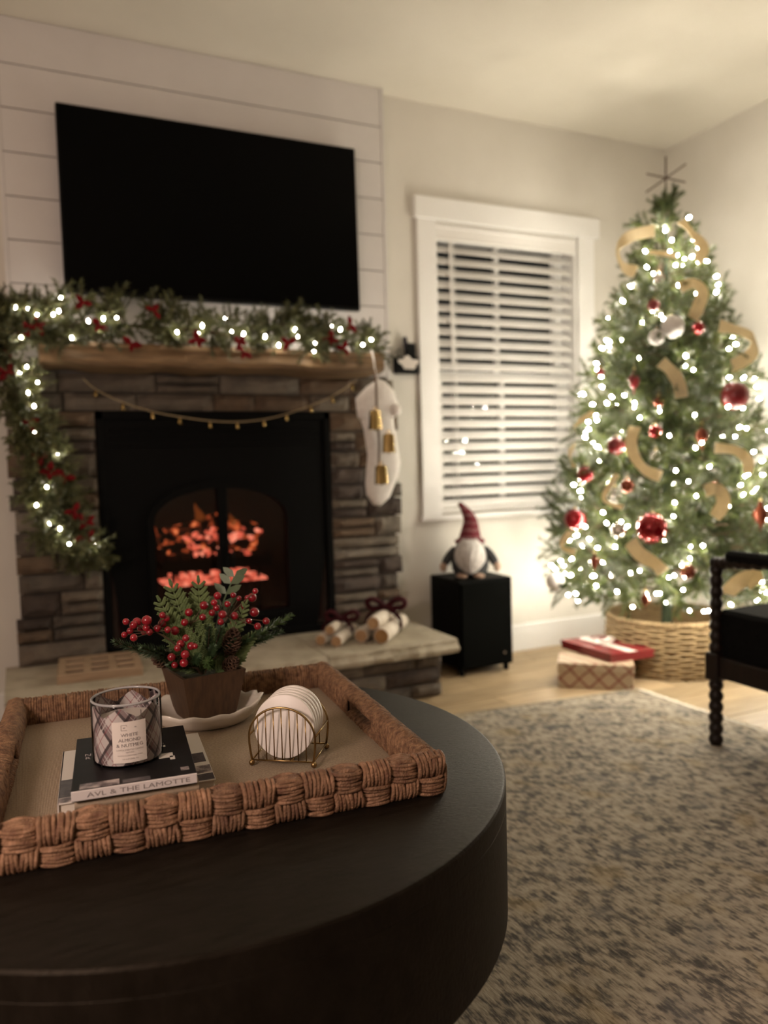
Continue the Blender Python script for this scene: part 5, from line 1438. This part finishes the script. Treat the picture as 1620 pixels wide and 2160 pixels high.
berries = [(0.159,1.420,0.651,0.0061),(0.179,1.432,0.646,0.0082),(0.172,1.425,0.643,0.0074),(0.167,1.434,0.631,0.0061),(0.157,1.435,0.625,0.0056),(0.164,1.363,0.633,0.0065),(0.193,1.411,0.651,0.0091),(0.186,1.443,0.632,0.0061),(0.193,1.420,0.636,0.0065),(0.198,1.419,0.628,0.0061),(0.193,1.450,0.623,0.0061),(0.213,1.429,0.631,0.0069),(0.224,1.443,0.636,0.0076),(0.223,1.429,0.654,0.0061),(0.231,1.436,0.646,0.0061),(0.229,1.416,0.629,0.0061),(0.245,1.435,0.622,0.0082),(0.273,1.445,0.651,0.0078),(0.262,1.431,0.636,0.0069),(0.300,1.440,0.662,0.0082),(0.325,1.437,0.678,0.0074),(0.313,1.413,0.670,0.0061),(0.323,1.440,0.655,0.0065),(0.313,1.434,0.648,0.0065),(0.293,1.422,0.644,0.0065),(0.327,1.411,0.647,0.0078),(0.331,1.445,0.627,0.0065),(0.341,1.429,0.662,0.0061),(0.355,1.439,0.676,0.0056),(0.367,1.445,0.668,0.0052),(0.391,1.439,0.668,0.0087),(0.384,1.447,0.667,0.0054),(0.394,1.426,0.682,0.0056),(0.395,1.442,0.639,0.0091),(0.353,1.428,0.639,0.0078),(0.354,1.447,0.618,0.0074),(0.373,1.445,0.620,0.0061),(0.377,1.414,0.629,0.0054),(0.393,1.415,0.617,0.0069),(0.411,1.419,0.624,0.0069),(0.376,1.449,0.650,0.0054),(0.253,1.377,0.619,0.0065),(0.245,1.385,0.608,0.0074),(0.237,1.372,0.604,0.0061),(0.262,1.380,0.603,0.0074),(0.268,1.375,0.603,0.0052),(0.250,1.374,0.591,0.0078),(0.228,1.383,0.587,0.0074),(0.249,1.383,0.574,0.0078),(0.235,1.396,0.569,0.0061)]
root = Vector((PXc, PYc, pz + PH - .02))
forks = {'a': Vector((.21, 1.43, .625)), 'b': Vector((.345, 1.445, .635)), 'c': Vector((.25, 1.40, .585)), 'd': Vector((.275, 1.445, .63))}
for k, fpt in forks.items():
    MB().tube(curve_pts([root, root.lerp(fpt, .6) + Vector((0, 0, .012)), fpt], 8), .0016, 5).build('berry_stem', m_stem, ar)
for (x, y_, z_, r) in berries:
    p = Vector((x, y_, z_)); b = place('berry', bme, Matrix.Translation(p) @ Matrix.Scale(r, 4), ar)
    fpt = min(forks.values(), key=lambda q: (q - p).length)
    MB().tube([tuple(fpt), tuple(p)], .0008, 4, cap=False).build('berry_stalk', m_stem, ar)
m_fir = M('fir_green', (.022, .050, .018), (.05, .095, .035), 60, .5)
m_fir2 = M('bright_fir', (.05, .095, .026), (.09, .15, .045), 60, .5)
m_leaf = M('grey_green_leaf', (.07, .11, .05), (.11, .15, .08), 30, .5)
def fir(p0, p1, ln=.016, mat=m_fir, seed=0, cnt=240):
    """a single fir shoot thick with short needles"""
    rr = random.Random(seed); p0 = Vector(p0); p1 = Vector(p1); d = (p1 - p0); L = d.length; a = d.orthogonal().normalized(); b = d.normalized().cross(a); dn = d.normalized(); mb = MB()
    for i in range(cnt):
        t = .15 + .85 * (i + rr.random()) / cnt; p = p0 + d * t; an = rr.uniform(0, 2 * pi); o_ = a * cos(an) + b * sin(an)
        l = ln * rr.uniform(.7, 1.1) * (1 - .5 * max(0, t - .75) / .25); tip = p + (dn * .7 + o_ * .75) * l; s_ = dn.cross(o_) * .0009
        mb.add([p - s_, p + s_, tip + s_ * .4, tip - s_ * .4], [(0, 1, 2, 3)])
    mb.cur = 1; mb.tube([p0, p1], [.0016, .0008], 5)
    return mb.build('fir_shoot', [mat, m_stem], ar)
for i, (p1, ln, mt) in enumerate([((.475, 1.460, .621), .017, m_fir2), ((.455, 1.462, .592), .016, m_fir), ((.43, 1.45, .588), .014, m_fir), ((.138, 1.420, .618), .016, m_fir), ((.180, 1.395, .607), .017, m_fir), ((.205, 1.40, .600), .016, m_fir), ((.285, 1.365, .577), .014, m_fir2), ((.270, 1.362, .588), .013, m_fir), ((.318, 1.39, .628), .014, m_fir), ((.30, 1.40, .630), .013, m_fir), ((.400, 1.43, .605), .014, m_fir), ((.345, 1.41, .60), .014, m_fir), ((.225, 1.40, .57), .013, m_fir), ((.30, 1.37, .60), .013, m_fir), ((.36, 1.47, .65), .015, m_fir), ((.27, 1.47, .66), .015, m_fir)]):
    p1 = Vector(p1); p0 = root + Vector((R.uniform(-.02, .02), R.uniform(-.02, .02), 0)); st_ = p0.lerp(p1, .35) + Vector((0, 0, .01))
    fir(st_, p1, ln, mt, i, 260)
def cedar(p0, p1, width, seed, mat=m_pine2):
    """flat cedar spray: side shoots in one plane, each set with scale-like bumps"""
    rr = random.Random(seed); p0 = Vector(p0); p1 = Vector(p1); d = p1 - p0; dn = d.normalized(); pl = Vector((.3, 1, .1)); s_ = dn.cross(pl).normalized(); mb = MB()
    mb.tube([p0, p1], [.002, .001], 5)
    def shoot(q, e, l, lvl):
        mb.tube([q, q + e * l * .5, q + e * l], [.0017, .0016, .0009], 4)
        if lvl < 2:
            for k in range(8):
                for sg in (-1, 1):
                    t = (k + .8) / 8.6; ee = (e * .85 + (s_ * e.dot(dn) - dn * e.dot(s_)) * sg * .55 + pl * rr.uniform(-.15, .15)).normalized()
                    shoot(q + e * l * t, ee, l * .34 * (1.15 - t * .6), lvl + 1)
    for k in range(13):
        for sg in (-1, 1):
            t = (k + 1.0) / 14; l = width * (1 - .75 * t) * rr.uniform(.85, 1.1)
            shoot(p0 + d * t, (dn * .75 + s_ * sg * .7).normalized(), l, 1)
    shoot(p1 - dn * .004, dn, width * .25, 1)
    return mb.build('cedar_spray', mat, ar, smooth=True)
cedar(root, (.245, 1.455, .703), .060, 1); cedar(root, (.296, 1.462, .704), .058, 2); cedar(root, (.222, 1.450, .678), .052, 3); cedar(root + Vector((.02, 0, 0)), (.378, 1.43, .662), .034, 4); cedar(root + Vector((.02, -.01, 0)), (.392, 1.435, .60), .036, 5)
def leafy(pts, n, L, seed):
    rr = random.Random(seed); P = curve_pts(pts, 14); mb = MB(); mb.tube(P, .0014, 5)
    for k in range(n):
        t = .35 + .65 * k / (n - 1); p = P[int(t * 13)]; dn = (P[13] - P[0]).normalized()
        for sg in (-1, 1):
            s_ = Vector((.9, -.42, 0)) * sg; d = (dn * .6 + s_ * .8).normalized(); w_ = d.cross(Vector((.3, 1, 0))).normalized() * L * .20; nrm = d.cross(w_).normalized() * .0008
            l = L * (1.1 - .3 * t)
            v_ = [p, p + d * l * .35 + w_, p + d * l * .75 + w_ * .7, p + d * l, p + d * l * .75 - w_ * .7, p + d * l * .35 - w_]
            mb.add([q + nrm for q in v_] + [q - nrm for q in v_], [tuple(range(6)), tuple(reversed(range(6, 12)))] + [(i, (i + 1) % 6, 6 + (i + 1) % 6, 6 + i) for i in range(6)])
    return mb.build('leafy_spray', m_leaf, ar)
leafy([root, (.34, 1.485, .64), (.372, 1.495, .702)], 6, .038, 2)
m_cone = M('pinecone', (.055, .028, .016), (.12, .062, .035), 60, .75)
def pinecone(c, ax, r, L):
    Tm = frame(c, ax); mb = MB(); n = 60
    for i in range(n):
        t = i / n; z_ = L * (t - .5); rr_ = r * sin(pi * (.12 + .84 * t)) ** .7; a = i * 2.4
        d = Vector((cos(a), sin(a), 0)); s_ = Vector((-sin(a), cos(a), 0)) * r * .33
        b0_ = d * rr_ * .25 + Vector((0, 0, z_ - .002)); tip = d * rr_ + Vector((0, 0, z_ + .004)); m_ = d * rr_ * .8 + Vector((0, 0, z_ + .0005)); th_ = Vector((0, 0, .0022))
        q = [b0_ - s_ * .4, m_ - s_, tip, m_ + s_, b0_ + s_ * .4]
        mb.add([Tm @ x for x in q] + [Tm @ (x + th_) for x in q], [(0, 1, 2, 3, 4), (9, 8, 7, 6, 5)] + [(k, (k + 1) % 5, 5 + (k + 1) % 5, 5 + k) for k in range(5)])
    return mb.build('pinecone', m_cone, ar)
pinecone((.345, 1.425, .590), (.15, -.3, 1), .019, .050); pinecone((.338, 1.415, .552), (.4, -.6, .5), .015, .034); pinecone((.222, 1.432, .572), (-.8, -.4, .4), .017, .040)
# ------------------------------------------------------------------ globe floor lamp at the end of the seat, out of view
LX, LY = -.78, .34
fl_ = thing('globe_floor_lamp', 'large frosted globe floor lamp standing beside the coffee table', 'lamp', (LX, LY, 0))
MB().lathe([(.0005, 0), (.14, 0), (.14, .02), (.02, .03), (.0005, .03)], c=(LX, LY, 0), n=32).build('base', m_blackmetal, fl_)
MB().tube([(LX, LY, .02), (LX, LY, 1.0)], .011, 10).build('pole', m_blackmetal, fl_)
GR = .17
m_globe = M('frosted_globe', (.9, .85, .8), rough=.5, emit=(1.0, .77, .66), es=LAMP_POWER / (pi * 4 * pi * GR * GR))
MB().ball((LX, LY, 1.0 + GR * .94), GR, 20, 12).build('globe', m_globe, fl_, smooth=True)
